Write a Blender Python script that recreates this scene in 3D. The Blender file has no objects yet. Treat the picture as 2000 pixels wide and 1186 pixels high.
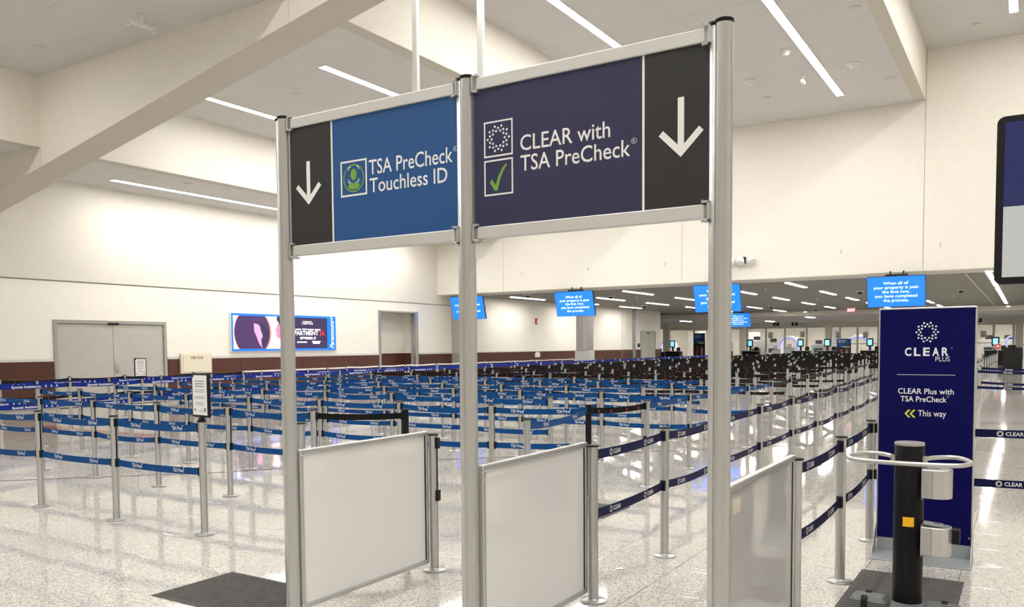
import bpy, math, random
from mathutils import Vector, Matrix
random.seed(7)
S = bpy.context.scene
COL = S.collection

# ------------------------------------------------------------------ camera
cam_d = bpy.data.cameras.new('camera')
cam = bpy.data.objects.new('camera', cam_d); COL.objects.link(cam)
FPX, YAW, PITCH, ROLL, CY, EYE = 1604.38, -0.560944, -0.0536278, -0.0078202, 762.3, 1.66
f = Vector((math.sin(YAW) * math.cos(PITCH), math.cos(YAW) * math.cos(PITCH), math.sin(PITCH)))
r = Vector((math.cos(YAW), -math.sin(YAW), 0)); u = r.cross(f)
r2 = r * math.cos(ROLL) + u * math.sin(ROLL); u2 = u * math.cos(ROLL) - r * math.sin(ROLL)
m = Matrix.Identity(4)
for i in range(3):
    m[i][0], m[i][1], m[i][2] = r2[i], u2[i], -f[i]
m[2][3] = EYE
cam.matrix_world = m
cam_d.sensor_width = 36.0; cam_d.lens = FPX * 36.0 / 2000
cam_d.shift_y = (CY - 593) / 2000
cam_d.clip_start = 0.05; cam_d.clip_end = 400
S.camera = cam

# ------------------------------------------------------------------ world, exposure
W = bpy.data.worlds.new('world'); S.world = W; W.use_nodes = True
bg = W.node_tree.nodes['Background']
bg.inputs[0].default_value = (1.0, 0.96, 0.9, 1); bg.inputs[1].default_value = 0.02
S.view_settings.view_transform = 'Standard'; S.view_settings.look = 'None'
S.view_settings.gamma = 1.0; S.view_settings.use_curve_mapping = False
S.view_settings.exposure = 0.0
try:
    S.cycles.use_denoising = True
    S.cycles.max_bounces = 10; S.cycles.diffuse_bounces = 6; S.cycles.glossy_bounces = 4
    S.cycles.transparent_max_bounces = 12
    S.cycles.sample_clamp_indirect = 6.0
except Exception:
    pass
LAMP = 48.0        # radiance of the tall hall's strip lamps
LAMP_LOW = 62.0    # radiance of the low ceiling's strip lamps

# ------------------------------------------------------------------ materials
MATS = {}
def mat(name, col, rough=0.5, metal=0.0, emit=0.0, spec=0.5, coat=0.0, alpha=1.0, trans=0.0):
    if name in MATS: return MATS[name]
    M = bpy.data.materials.new(name); M.use_nodes = True
    b = M.node_tree.nodes['Principled BSDF']
    c = (*col, 1)
    b.inputs['Base Color'].default_value = c
    b.inputs['Roughness'].default_value = rough
    b.inputs['Metallic'].default_value = metal
    b.inputs['Specular IOR Level'].default_value = spec
    b.inputs['Coat Weight'].default_value = coat
    b.inputs['Alpha'].default_value = alpha
    b.inputs['Transmission Weight'].default_value = trans
    if emit:
        b.inputs['Emission Color'].default_value = c
        b.inputs['Emission Strength'].default_value = emit
    MATS[name] = M
    return M
def nodes(M): return M.node_tree.nodes, M.node_tree.links, M.node_tree.nodes['Principled BSDF']
def srgb(r, g, b):
    h = lambda v: ((v / 255 + 0.055) / 1.055) ** 2.4 if v > 10 else v / 255 / 12.92
    return (h(r), h(g), h(b))

def grainy(name, c0, c1, scale, rough, bump=0.0, metal=0.0, coat=0.0, lo=0.35, hi=0.65):
    """procedural noise between two near colours, with a little relief"""
    M = mat(name, c0, rough, metal, coat=coat); n, l, b = nodes(M)
    g = n.new('ShaderNodeNewGeometry'); t = n.new('ShaderNodeTexNoise'); t.inputs['Scale'].default_value = scale
    t.inputs['Detail'].default_value = 5
    rp = n.new('ShaderNodeValToRGB')
    rp.color_ramp.elements[0].position = lo; rp.color_ramp.elements[1].position = hi
    rp.color_ramp.elements[0].color = (*c0, 1); rp.color_ramp.elements[1].color = (*c1, 1)
    l.new(g.outputs['Position'], t.inputs['Vector']); l.new(t.outputs['Fac'], rp.inputs[0]); l.new(rp.outputs[0], b.inputs['Base Color'])
    if bump:
        bp = n.new('ShaderNodeBump'); bp.inputs['Strength'].default_value = bump; bp.inputs['Distance'].default_value = 0.004
        l.new(t.outputs['Fac'], bp.inputs['Height']); l.new(bp.outputs[0], b.inputs['Normal'])
    return M

WALL = grainy('painted_wall', (0.83, 0.795, 0.715), (0.85, 0.815, 0.735), 6, 0.75, 0.05)
CEIL = grainy('painted_ceiling', (0.62, 0.605, 0.595), (0.64, 0.625, 0.615), 3, 0.85)
SOFFIT_SHADE = mat('soffit_shade_tone', (0.56, 0.52, 0.455), 0.8)  # underside shade put into the colour: darker beige for girder and step bands
TRIM = mat('trim_paint', (0.60, 0.57, 0.53), 0.7)
DOORM = grainy('door_paint', (0.43, 0.415, 0.37), (0.45, 0.435, 0.39), 3, 0.5)
FRAME = mat('door_frame_paint', (0.33, 0.32, 0.29), 0.5)
GRANITE = grainy('brown_granite', (0.05, 0.018, 0.012), (0.115, 0.042, 0.028), 55, 0.25)
STONE = grainy('grey_stone', (0.22, 0.21, 0.19), (0.36, 0.34, 0.31), 40, 0.3)
STEEL = mat('brushed_steel', (0.55, 0.54, 0.52), 0.35, 1.0)
ALU = mat('satin_aluminium', (0.62, 0.615, 0.605), 0.34, 0.8)
ALUF = mat('painted_aluminium', (0.65, 0.645, 0.625), 0.42, 0.35)
POSTM = mat('silver_post', (0.56, 0.56, 0.55), 0.34, 0.75)
CHROME = mat('chrome', (0.50, 0.50, 0.49), 0.34, 0.9)
BLACK = mat('black_plastic', (0.008, 0.008, 0.009), 0.5, spec=.25)
BLACKG = mat('black_gloss', (0.004, 0.004, 0.005), 0.42, spec=.22)
GREYP = mat('grey_plastic', (0.13, 0.135, 0.14), 0.5)
GREYB = mat('grey_blue_plate', (0.35, 0.37, 0.38), 0.4, 0.3)
RUBBER = grainy('dark_rubber', (0.050, 0.048, 0.044), (0.070, 0.067, 0.062), 20, 0.75, 0.1)
WHITE = mat('white_print', (0.86, 0.86, 0.84), 0.5)
WHITEP = mat('white_plastic', (0.80, 0.79, 0.76), 0.4)
SIGNBLUE = mat('sign_blue', srgb(24, 78, 136), 0.42)
SIGNNAVY = mat('sign_navy', srgb(42, 43, 78), 0.42)
SIGNBLACK = mat('sign_black', srgb(40, 40, 42), 0.42)
GREEN = mat('sign_green', srgb(112, 160, 62), 0.5)
LIME = mat('lime_print', srgb(196, 212, 60), 0.5)
NAVY = mat('board_navy', srgb(2, 2, 74), 0.4, spec=.15)
BELTB = grainy('belt_blue', srgb(5, 66, 124), srgb(8, 72, 132), 60, 0.6)
BELTS = grainy('belt_royal', srgb(8, 36, 124), srgb(12, 42, 132), 60, 0.6)
BELTN = grainy('belt_navy', srgb(7, 15, 62), srgb(10, 19, 68), 60, 0.6)
BELTK = grainy('belt_black', srgb(12, 12, 12), srgb(18, 17, 17), 60, 0.6)
REDP = mat('red_print', srgb(150, 32, 36), 0.5)
REDM = mat('red_paint', srgb(180, 40, 34), 0.4)
YELLOW = mat('yellow_sticker', srgb(255, 190, 20), 0.5)
CREAM = mat('cream_paint', (0.72, 0.66, 0.52), 0.5)
TXTRED = mat('dark_red_print', srgb(110, 40, 36), 0.6)
TXTGREY = mat('grey_print', srgb(70, 70, 72), 0.6)
PAPER = mat('paper_white', (0.86, 0.86, 0.86), 0.5)
REDTILE = grainy('red_floor_strip', srgb(150, 84, 74), srgb(176, 110, 98), 90, 0.15)
BROWNSTRIP = mat('brown_joint_strip', srgb(96, 66, 58), 0.2)
PANE2 = mat('milky_pane', (0.66, 0.65, 0.64), 0.06, coat=0.3, alpha=0.84)
PANE = mat('frosted_pane', (0.82, 0.815, 0.80), 0.10, coat=0.25)
LAMPM = mat('lamp_diffuser', (1.0, 0.98, 0.945), 0.5, emit=LAMP)
LAMPL = mat('low_lamp_diffuser', (1.0, 0.965, 0.905), 0.5, emit=LAMP_LOW)
LAMPF = mat('far_lamp_diffuser', (1.0, 0.965, 0.90), 0.5, emit=30)
SPOTM = mat('spot_lamp', (1.0, 0.88, 0.66), 0.5, emit=30)
TVB = mat('screen_blue', srgb(20, 110, 235), 0.4, emit=1.0)
TVT = mat('screen_text', (0.72, 0.88, 1.0), 0.4, emit=1.0)
KIOSKS = mat('kiosk_screen', srgb(130, 205, 235), 0.3, emit=1.2)
EXITM = mat('exit_red', (0.9, 0.16, 0.2), 0.4, emit=1.1)
ADB = mat('advert_blue', srgb(10, 100, 225), 0.4, emit=1.0)
ADW = mat('advert_pink_white', (1.0, 0.86, 0.95), 0.4, emit=1.15)
ADP = mat('advert_purple', srgb(58, 38, 80), 0.4, emit=0.9)
ADD = mat('advert_dark', srgb(44, 34, 66), 0.4, emit=0.9)
ADR = mat('advert_rose', srgb(236, 130, 110), 0.4, emit=1.0)
ADK = mat('advert_hot_pink', srgb(232, 110, 150), 0.4, emit=1.0)
ADM = mat('advert_mauve', srgb(206, 140, 180), 0.4, emit=.9)
ADL = mat('advert_pale_pink', srgb(250, 205, 232), 0.4, emit=1.0)
ADT = mat('advert_white', (1, 1, 1), 0.4, emit=1.0)
ADRED = mat('advert_red', srgb(220, 30, 40), 0.4, emit=1.0)
ARCHB = mat('arch_glow', srgb(80, 90, 240), 0.4, emit=1.5)
ARCHW = mat('arch_white_glow', (0.85, 0.86, 0.9), 0.35, emit=0.25)  # white plastic shell, no lamp; weak emission added so it looks lit
BANB = mat('banner_blue', srgb(16, 70, 130), 0.5)
BAND = mat('banner_dark', srgb(20, 18, 24), 0.5)
BANR = mat('banner_red', srgb(140, 44, 44), 0.5)
BANS = mat('banner_skin', srgb(176, 130, 110), 0.5)
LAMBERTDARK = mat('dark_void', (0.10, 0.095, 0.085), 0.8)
SLAT = mat('ceiling_slat_paint', (0.17, 0.16, 0.14), 0.6)
GLASS = mat('clear_glass', (0.85, 0.92, 0.90), 0.02, trans=0.0, alpha=0.12)
SHADE = mat('navy_display', srgb(30, 40, 100), 0.25)
LIGHTP = mat('pale_display', srgb(196, 204, 206), 0.25)

for _m in (BELTB, BELTS, BELTN, BELTK): _m.node_tree.nodes['Principled BSDF'].inputs['Specular IOR Level'].default_value = .18
# terrazzo: fine light and dark chips in a warm ground, polished
TERR = mat('terrazzo', (0.6, 0.56, 0.5), 0.055)
n, l, b = nodes(TERR)
g = n.new('ShaderNodeNewGeometry')
v = n.new('ShaderNodeTexVoronoi'); v.inputs['Scale'].default_value = 120; v.feature = 'F1'
nz = n.new('ShaderNodeTexNoise'); nz.inputs['Scale'].default_value = 1.3; nz.inputs['Detail'].default_value = 3
rp = n.new('ShaderNodeValToRGB'); rp.color_ramp.interpolation = 'CONSTANT'
cr = rp.color_ramp; cr.elements[0].position = 0; cr.elements[0].color = (0.264, 0.242, 0.22, 1)
cr.elements[1].position = 0.16; cr.elements[1].color = (0.448, 0.424, 0.39, 1)
e = cr.elements.new(0.40); e.color = (0.584, 0.557, 0.519, 1)
e = cr.elements.new(0.76); e.color = (0.705, 0.686, 0.651, 1)
mx = n.new('ShaderNodeMixRGB'); mx.blend_type = 'MULTIPLY'; mx.inputs[0].default_value = 0.25
rp2 = n.new('ShaderNodeValToRGB'); rp2.color_ramp.elements[0].color = (0.82, 0.8, 0.78, 1); rp2.color_ramp.elements[1].color = (1, 1, 1, 1)
sep = n.new('ShaderNodeSeparateColor')
l.new(g.outputs['Position'], v.inputs['Vector']); l.new(g.outputs['Position'], nz.inputs['Vector'])
l.new(v.outputs['Color'], sep.inputs[0]); l.new(sep.outputs[0], rp.inputs[0])
l.new(nz.outputs['Fac'], rp2.inputs[0]); l.new(rp.outputs[0], mx.inputs[1]); l.new(rp2.outputs[0], mx.inputs[2])
l.new(mx.outputs[0], b.inputs['Base Color'])
b.inputs['IOR'].default_value = 1.6; b.inputs['Specular IOR Level'].default_value = 0.75
bp = n.new('ShaderNodeBump'); bp.inputs['Strength'].default_value = 0.05; bp.inputs['Distance'].default_value = 0.02
nz2 = n.new('ShaderNodeTexNoise'); nz2.inputs['Scale'].default_value = 2.2; nz2.inputs['Detail'].default_value = 1
l.new(g.outputs['Position'], nz2.inputs['Vector']); l.new(nz2.outputs['Fac'], bp.inputs['Height']); l.new(bp.outputs[0], b.inputs['Normal'])
GROUT = mat('tile_grout', (0.20, 0.175, 0.15), 0.4)

# ------------------------------------------------------------------ mesh helpers
class MB:
    def __init__(s): s.v = []; s.f = []; s.m = []; s.mats = []; s.T = None
    def mi(s, M):
        if M not in s.mats: s.mats.append(M)
        return s.mats.index(M)
    def add(s, vs, fs, M):
        o = len(s.v); k = s.mi(M)
        if s.T: vs = [s.T(*p) for p in vs]
        s.v += [tuple(p) for p in vs]
        for fc in fs: s.f.append(tuple(i + o for i in fc)); s.m.append(k)
        return s
    def box(s, x0, x1, y0, y1, z0, z1, M):
        return s.add([(x0, y0, z0), (x1, y0, z0), (x1, y1, z0), (x0, y1, z0), (x0, y0, z1), (x1, y0, z1), (x1, y1, z1), (x0, y1, z1)],
                     [(0, 3, 2, 1), (4, 5, 6, 7), (0, 1, 5, 4), (1, 2, 6, 5), (2, 3, 7, 6), (3, 0, 4, 7)], M)
    def cbox(s, x0, x1, y0, y1, z0, z1, M, c=0.004):
        """box with chamfered vertical and top/bottom edges"""
        c = min(c, (x1 - x0) * .45, (y1 - y0) * .45, (z1 - z0) * .45)
        P = lambda x0, x1, y0, y1: [(x0 + c, y0), (x1 - c, y0), (x1, y0 + c), (x1, y1 - c), (x1 - c, y1), (x0 + c, y1), (x0, y1 - c), (x0, y0 + c)]
        Q = lambda x0, x1, y0, y1: [(x0 + c, y0 + c)] * 0 + P(x0 + c * .6, x1 - c * .6, y0 + c * .6, y1 - c * .6)
        rings = [[(x, y, z0) for x, y in Q(x0, x1, y0, y1)], [(x, y, z0 + c) for x, y in P(x0, x1, y0, y1)],
                 [(x, y, z1 - c) for x, y in P(x0, x1, y0, y1)], [(x, y, z1) for x, y in Q(x0, x1, y0, y1)]]
        return s.loft(rings, M)
    def loft(s, rings, M, cap=True):
        k = len(rings[0]); vs = [p for R in rings for p in R]; fs = []
        for a in range(len(rings) - 1):
            for i in range(k):
                j = (i + 1) % k
                fs.append((a * k + i, a * k + j, (a + 1) * k + j, (a + 1) * k + i))
        if cap:
            fs.append(tuple(range(k - 1, -1, -1))); fs.append(tuple((len(rings) - 1) * k + i for i in range(k)))
        return s.add(vs, fs, M)
    def lathe(s, cx, cy, prof, M, nseg=20):
        rings = [[(cx + rr * math.cos(2 * math.pi * i / nseg), cy + rr * math.sin(2 * math.pi * i / nseg), z) for i in range(nseg)] for rr, z in prof]
        return s.loft(rings, M)
    def prism(s, poly, a0, a1, M, axis='z'):
        """polygon extruded along an axis; poly in the two other axes (y: x,z ; x: y,z ; z: x,y)"""
        if axis == 'z': Pf = lambda p, a: (p[0], p[1], a)
        elif axis == 'y': Pf = lambda p, a: (p[0], a, p[1])
        else: Pf = lambda p, a: (a, p[0], p[1])
        k = len(poly)
        vs = [Pf(p, a0) for p in poly] + [Pf(p, a1) for p in poly]
        fs = [tuple(range(k - 1, -1, -1)), tuple(range(k, 2 * k))] + [(i, (i + 1) % k, k + (i + 1) % k, k + i) for i in range(k)]
        return s.add(vs, fs, M)
    def tube(s, path, rad, M, nseg=10, closed=False):
        pts = [Vector(p) for p in path]; rings = []
        N = len(pts)
        for i, p in enumerate(pts):
            a = pts[(i - 1) % N] if (closed or i > 0) else p
            c = pts[(i + 1) % N] if (closed or i < N - 1) else p
            t = (c - a).normalized(); up = Vector((0, 0, 1)) if abs(t.z) < .95 else Vector((1, 0, 0))
            x = t.cross(up).normalized(); y = x.cross(t)
            rr = rad[i] if isinstance(rad, (list, tuple)) else rad
            rings.append([tuple(p + x * rr * math.cos(2 * math.pi * k / nseg) + y * rr * math.sin(2 * math.pi * k / nseg)) for k in range(nseg)])
        if closed: rings.append(rings[0])
        return s.loft(rings, M, cap=not closed)
    def poly(s, pts, M): return s.add(pts, [tuple(range(len(pts)))], M)
    def mesh(s, name, smooth=None):
        me = bpy.data.meshes.new(name); me.from_pydata(s.v, [], s.f)
        for M in s.mats: me.materials.append(M)
        me.polygons.foreach_set('material_index', s.m)
        if smooth:
            me.polygons.foreach_set('use_smooth', [True] * len(s.f)); me.update()
            me.set_sharp_from_angle(angle=math.radians(smooth))
        me.update(); return me
    def build(s, name, parent=None, smooth=None, loc=(0, 0, 0), rz=0.0):
        return link(name, s.mesh(name, smooth), parent, loc, rz)

def link(name, me, parent=None, loc=(0, 0, 0), rz=0.0):
    o = bpy.data.objects.new(name, me); COL.objects.link(o)
    o.location = loc; o.rotation_euler = (0, 0, rz)
    if parent: o.parent = parent
    return o
def tag(o, label=None, cat=None, group=None, kind=None):
    if label: o['label'] = label
    if cat: o['category'] = cat
    if group: o['group'] = group
    if kind: o['kind'] = kind
    return o
def empty(name, loc=(0, 0, 0), rz=0.0, label=None, cat=None, group=None):
    o = bpy.data.objects.new(name, None); COL.objects.link(o); o.location = loc; o.rotation_euler = (0, 0, rz)
    o.empty_display_size = 0.1
    return tag(o, label, cat, group)
def copy_tree(o, parent=None):
    c = o.copy(); COL.objects.link(c)
    if parent: c.parent = parent
    for ch in o.children: copy_tree(ch, c)
    return c
def struct(o): o['kind'] = 'structure'; return o

# text: glyph outlines turned into flat mesh, mapped to any plane
_TX = {}
def glyphs(body, bold=0.0):
    k = (body, bold)
    if k not in _TX:
        cu = bpy.data.curves.new('t', 'FONT'); cu.body = body; cu.resolution_u = 3; cu.offset = bold; cu.align_x = 'CENTER'
        cu.fill_mode = 'FRONT'
        o = bpy.data.objects.new('t', cu); COL.objects.link(o)
        bpy.context.view_layer.update()
        e = o.evaluated_get(bpy.context.evaluated_depsgraph_get()); me = e.to_mesh()
        vs = [tuple(p.co) for p in me.vertices]; fs = [tuple(p.vertices) for p in me.polygons]
        e.to_mesh_clear(); bpy.data.objects.remove(o); bpy.data.curves.remove(cu)
        _TX[k] = (vs, fs)
    return _TX[k]
CAP = 0.70
def set_cap():
    global CAP
    vs, fs = glyphs('H'); CAP = max(p[1] for p in vs)
set_cap()
def text(mb, body, x0, x1, zb, cap, y, M, bold=0.0, side='-y', shear=0.0):
    """write body between x0 and x1 with its baseline at zb and capitals cap high, on the plane y (facing -y) or, for side '+x', on plane x=y running along y"""
    vs, fs = glyphs(body, bold)
    a = min(p[0] for p in vs); c = max(p[0] for p in vs); su = (x1 - x0) / (c - a); sv = cap / CAP
    pts = [(x0 + (p[0] - a) * su + p[1] * sv * shear, zb + p[1] * sv) for p in vs]
    if side == '-y': mb.add([(p, y, q) for p, q in pts], fs, M)
    else: mb.add([(y, p, q) for p, q in pts], fs, M)
def textc(mb, body, xc, zb, cap, y, M, wid=1.0, bold=0.0, side='-y'):
    vs, fs = glyphs(body, bold)
    w = (max(p[0] for p in vs) - min(p[0] for p in vs)) * cap / CAP * wid
    text(mb, body, xc - w / 2, xc + w / 2, zb, cap, y, M, bold, side)
def disc(mb, cx, cz, rx, rz, y, M, k=16, side='-y'):
    ps = [(cx + rx * math.cos(2 * math.pi * i / k), cz + rz * math.sin(2 * math.pi * i / k)) for i in range(k)]
    mb.poly([(p, y, q) if side == '-y' else (y, p, q) for p, q in ps], M)
def ringp(mb, cx, cz, r0, r1, y, M, k=32, a0=0, a1=360, side='-y'):
    vs = []; fs = []
    for i in range(k + 1):
        a = math.radians(a0 + (a1 - a0) * i / k)
        for rr in (r0, r1):
            p, q = cx + rr * math.cos(a), cz + rr * math.sin(a); vs.append((p, y, q) if side == '-y' else (y, p, q))
        if i: fs.append((2 * i - 2, 2 * i - 1, 2 * i + 1, 2 * i))
    mb.add(vs, fs, M)
def rect(mb, x0, x1, z0, z1, y, M, side='-y'):
    ps = [(x0, z0), (x1, z0), (x1, z1), (x0, z1)]
    mb.poly([(p, y, q) if side == '-y' else (y, p, q) for p, q in ps], M)
def check(mb, x, z, w, h, y, M, side='-y', thick=0.16):
    """tick mark: short stroke, long curved stroke"""
    t = thick
    P = [(0, .34), (t * .9, .46), (.33, .22), (.5, .55), (.72, .85), (.93, 1), (1, .95), (.78, .72), (.6, .42), (.46, .0), (.28, .0)]
    ps = [(x + a * w, z + c * h) for a, c in P]
    pts = [(p, y, q) if side == '-y' else (y, p, q) for p, q in ps]
    mb.add(pts, [(0, 1, 2, 10), (10, 2, 3, 9), (9, 3, 4, 8), (8, 4, 5, 7), (7, 5, 6)][:4] + [(5, 6, 7)], M)
def dotlogo(mb, cx, cz, R, y, M, k=8):
    """ring of dots: three staggered rings"""
    for q, (rr, cnt, off) in enumerate(((0.98, 10, 0), (0.80, 10, 18), (0.60, 10, 0))):
        for i in range(cnt):
            a = math.radians(off + 360 * i / cnt + 18 * 0)
            disc(mb, cx + R * rr * math.cos(a), cz + R * rr * math.sin(a), R * .095, R * .095, y, M, k)
ORD = ['zeroth', 'first', 'second', 'third', 'fourth', 'fifth', 'sixth', 'seventh', 'eighth', 'ninth', 'tenth', 'eleventh', 'twelfth',
       'thirteenth', 'fourteenth', 'fifteenth', 'sixteenth', 'seventeenth', 'eighteenth', 'nineteenth', 'twentieth', 'twenty-first', 'twenty-second', 'twenty-third', 'twenty-fourth']

# ------------------------------------------------------------------ setting: bays of the stepped hall
XW, YF, YG = -23.0, 30.23, 10.6         # left wall, wall over the checkpoint opening, sloping girder
EDGE = [-23.4, -19.56, -11.30, -3.02, 5.25, 13.5]
ZC = [6.37, 7.97, 9.56, 11.13, 12.7]
YB = -14.0
for k in range(5):
    mb = MB(); mb.box(EDGE[k] + .02, EDGE[k + 1] - .02, YB, YF + .3, ZC[k], ZC[k] + .12, CEIL)
    o = struct(mb.build('ceiling'))
    # flush access panels with a hairline joint, one strip beside each step
    if k < 4:
        mb = MB(); mb.box(EDGE[k + 1] - .33, EDGE[k + 1] + .005, YB, YF, ZC[k] - .012, ZC[k] + .005, SOFFIT_SHADE); mb.build('soffit_band', o)
        mb = MB(); mb.box(EDGE[k + 1] - .08, EDGE[k + 1] + .02, YB, YF, ZC[k] - .006, ZC[k + 1] + .1, WALL); mb.build('step_face', o)
    mb = MB()
    y = YB + 1.0
    while y < YF:
        mb.box(EDGE[k] + .02, EDGE[k + 1] - .02, y, y + .012, ZC[k] - .003, ZC[k], TRIM); y += 5.4
    mb.build('joint_strip', o)
# sloping girder across the hall
mb = MB()
zb = lambda x: 5.57 + .1857 * (x + 21.45)
mb.prism([(-23.4, zb(-23.4)), (13.5, zb(13.5)), (13.5, zb(13.5) + 2.7), (-23.4, zb(-23.4) + 2.7)], YG, YG + .76, WALL, 'y')
gird = struct(mb.build('trim_1'))
mb = MB(); mb.prism([(-23.4, zb(-23.4) - .006), (13.5, zb(13.5) - .006), (13.5, zb(13.5) + .001), (-23.4, zb(-23.4) + .001)], YG + .001, YG + .759, SOFFIT_SHADE, 'y'); mb.build('soffit', gird); gird['label'] = 'sloping boxed girder crossing the hall under the stepped ceiling'  # thin sheet under the girder, coloured darker to give its shade
mb = MB()
for x in (-11.3, -19.56, -3.02):
    mb.prism([(x - .006, zb(x) - .001), (x + .006, zb(x) - .001), (x + .006, zb(x) + 2), (x - .006, zb(x) + 2)], YG - .003, YG, TRIM, 'y')
    mb.box(x - .006, x + .006, YG, YG + .76, zb(x) - .004, zb(x) - .0005, TRIM)
mb.build('joint_strip', gird)

# left wall: lower course, dark reveal, upper course, door and alcove openings
D0, D1, DZ = 12.62, 16.16, 2.50
A0, A1, AZ = 26.15, 28.78, 3.20
mb = MB()
for (y0, y1, z0, z1) in ((YB, D0, 0, 3.56), (D0, D1, DZ, 3.56), (D1, A0, 0, 3.56), (A0, A1, AZ, 3.56), (A1, 31.3, 0, 3.56), (YB, 31.3, 3.60, 6.6)):
    mb.box(XW - .3, XW, y0, y1, z0, z1, WALL)
mb.box(XW - .3, XW - .04, YB, 31.3, 3.55, 3.61, FRAME)
wl = struct(mb.build('wall_left'))
# brown granite dado: separate slabs in two courses under a steel cap
slab = {}
def dado(parent, x, y0, y1, ztop=1.33):
    n = max(1, round((y1 - y0) / 1.5)); w = (y1 - y0) / n
    for i in range(n):
        for (z0, z1) in ((0.12, .86), (.866, ztop)):
            k = (round(w, 3), z0, z1)
            if k not in slab:
                mb = MB(); mb.cbox(0, .035, .003, w - .003, z0, z1, GRANITE, .003); slab[k] = mb.mesh('granite_slab')
            link('granite_slab', slab[k], parent, (x, y0 + i * w, random.uniform(0, .0015)))
for y0, y1 in ((-2.4, D0 - .02), (D1 + .02, A0 - .02), (A1 + .02, 31.25)): dado(wl, XW, y0, y1)
mb = MB()
for y0, y1 in ((-2.4, D0 - .02), (D1 + .02, A0 - .02), (A1 + .02, 31.3)): mb.box(XW, XW + .045, y0, y1, 1.33, 1.40, ALUF)
mb.build('dado_cap', wl)
mb = MB()
for y0, y1 in ((-2.4, D0 - .02), (D1 + .02, A0 - .02), (A1 + .02, 31.3)): mb.box(XW, XW + .05, y0, y1, 0, .12, STEEL)
struct(mb.build('baseboard_left'))
# alcove behind the opening
mb = MB()
mb.box(XW - .95, XW - .85, A0 - .9, A1 + .1, 0, 3.4, WALL); mb.box(XW - .95, XW - .3, A0 - 1.0, A0 - .9, 0, 3.4, WALL)
mb.box(XW - .95, XW - .3, A1 + .05, A1 + .15, 0, 3.4, WALL); mb.box(XW - .95, XW - .3, A0 - 1, A1 + .15, 3.3, 3.4, CEIL)
alc = struct(mb.build('wall_alcove'))
mb = MB(); mb.cbox(XW - .85, XW - .815, A0 - .88, A1 + .04, .1, 1.38, GRANITE, .003); mb.build('granite_slab', alc)
mb = MB(); mb.cbox(XW - .81, XW - .31, A1 + .015, A1 + .05, .1, 1.38, GRANITE, .003); mb.build('granite_slab', alc)
d2 = struct(empty('door_2', (XW, A0, 0)))
d2['label'] = 'open doorway with grey metal jambs to a cream alcove'
mb = MB(); mb.box(-.3, .03, 0, .10, 0, AZ, FRAME); mb.box(-.02, .04, .03, .14, 0, AZ - .0, STEEL); mb.build('jamb', d2)
mb = MB(); mb.box(-.3, .03, A1 - A0 - .12, A1 - A0, 0, AZ, FRAME); mb.box(-.05, .05, A1 - A0 - .25, A1 - A0 - .1, 0, AZ, STEEL); mb.build('jamb', d2)
mb = MB(); mb.box(-.3, .03, .10, A1 - A0 - .12, AZ - .06, AZ, FRAME); mb.build('head', d2)
# wide double door
d1 = struct(empty('door_1', (XW, D0, 0))); d1['label'] = 'wide grey-beige double service door in the left wall'
DW = D1 - D0
mb = MB(); mb.cbox(-.2, .04, 0, .10, 0, DZ, FRAME); mb.cbox(-.2, .04, DW - .10, DW, 0, DZ, FRAME); mb.cbox(-.2, .04, .10, DW - .10, DZ - .10, DZ, FRAME); mb.build('door_frame', d1)
for k in (0, 1):
    y0 = .11 + k * (DW / 2 - .105); y1 = y0 + DW / 2 - .115
    mb = MB(); mb.cbox(-.06, 0.0, y0, y1, .015, DZ - .11, DOORM)
    lf = mb.build('door_leaf', d1)
    for z in (.35, 1.25, 2.15):
        mb = MB(); mb.cbox(-.002, .025, y0 + .0 if k == 0 else y1 - .04, y0 + .04 if k == 0 else y1, z - .07, z + .07, STEEL); mb.build('hinge', lf)
    if k == 1:
        mb = MB(); mb.cbox(0, .012, y0 + .03, y0 + .16, .93, 1.25, STEEL); mb.cbox(.012, .06, y0 + .06, y0 + .09, 1.0, 1.03, CHROME); mb.cbox(.045, .065, y0 + .06, y0 + .24, 1.0, 1.03, CHROME)
        mb.build('door_handle', lf)
mb = MB(); mb.cbox(-.01, .05, DW / 2 - .17, DW / 2 + .17, DZ - .125, DZ - .06, BLACK); mb.build('door_closer', d1)

# wall above the checkpoint opening, in panels between the bays
wb = struct(empty('wall_back', (0, YF, 0)))
pe = [-23.0, -19.40, -11.28, -3.0, 5.25, 13.5]
for k in range(5):
    mb = MB(); mb.cbox(pe[k] + .006, pe[k + 1] - .006, 0, .55, 4.02, ZC[k] + .1 if k else ZC[0] + .1, WALL, .006)
    mb.build('wall_panel', wb)
mb = MB(); mb.box(-23, 13.5, .03, .5, 4.04, 6.3, FRAME); mb.box(-3, 13.5, .03, .5, 4.04, 11.0, FRAME); mb.box(-11.3, -3, .03, .5, 4.04, 9.5, FRAME); mb.box(-19.4, -11.3, .03, .5, 4.04, 7.9, FRAME)
mb.build('backing', wb)
# remaining enclosure out of view
mb = MB(); mb.box(13.5, 13.8, YB, 100, 0, 13, WALL); struct(mb.build('wall_right'))
mb = MB(); mb.box(-23.4, 13.8, YB - .3, YB, 0, 13, WALL); struct(mb.build('wall_front'))

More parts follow.
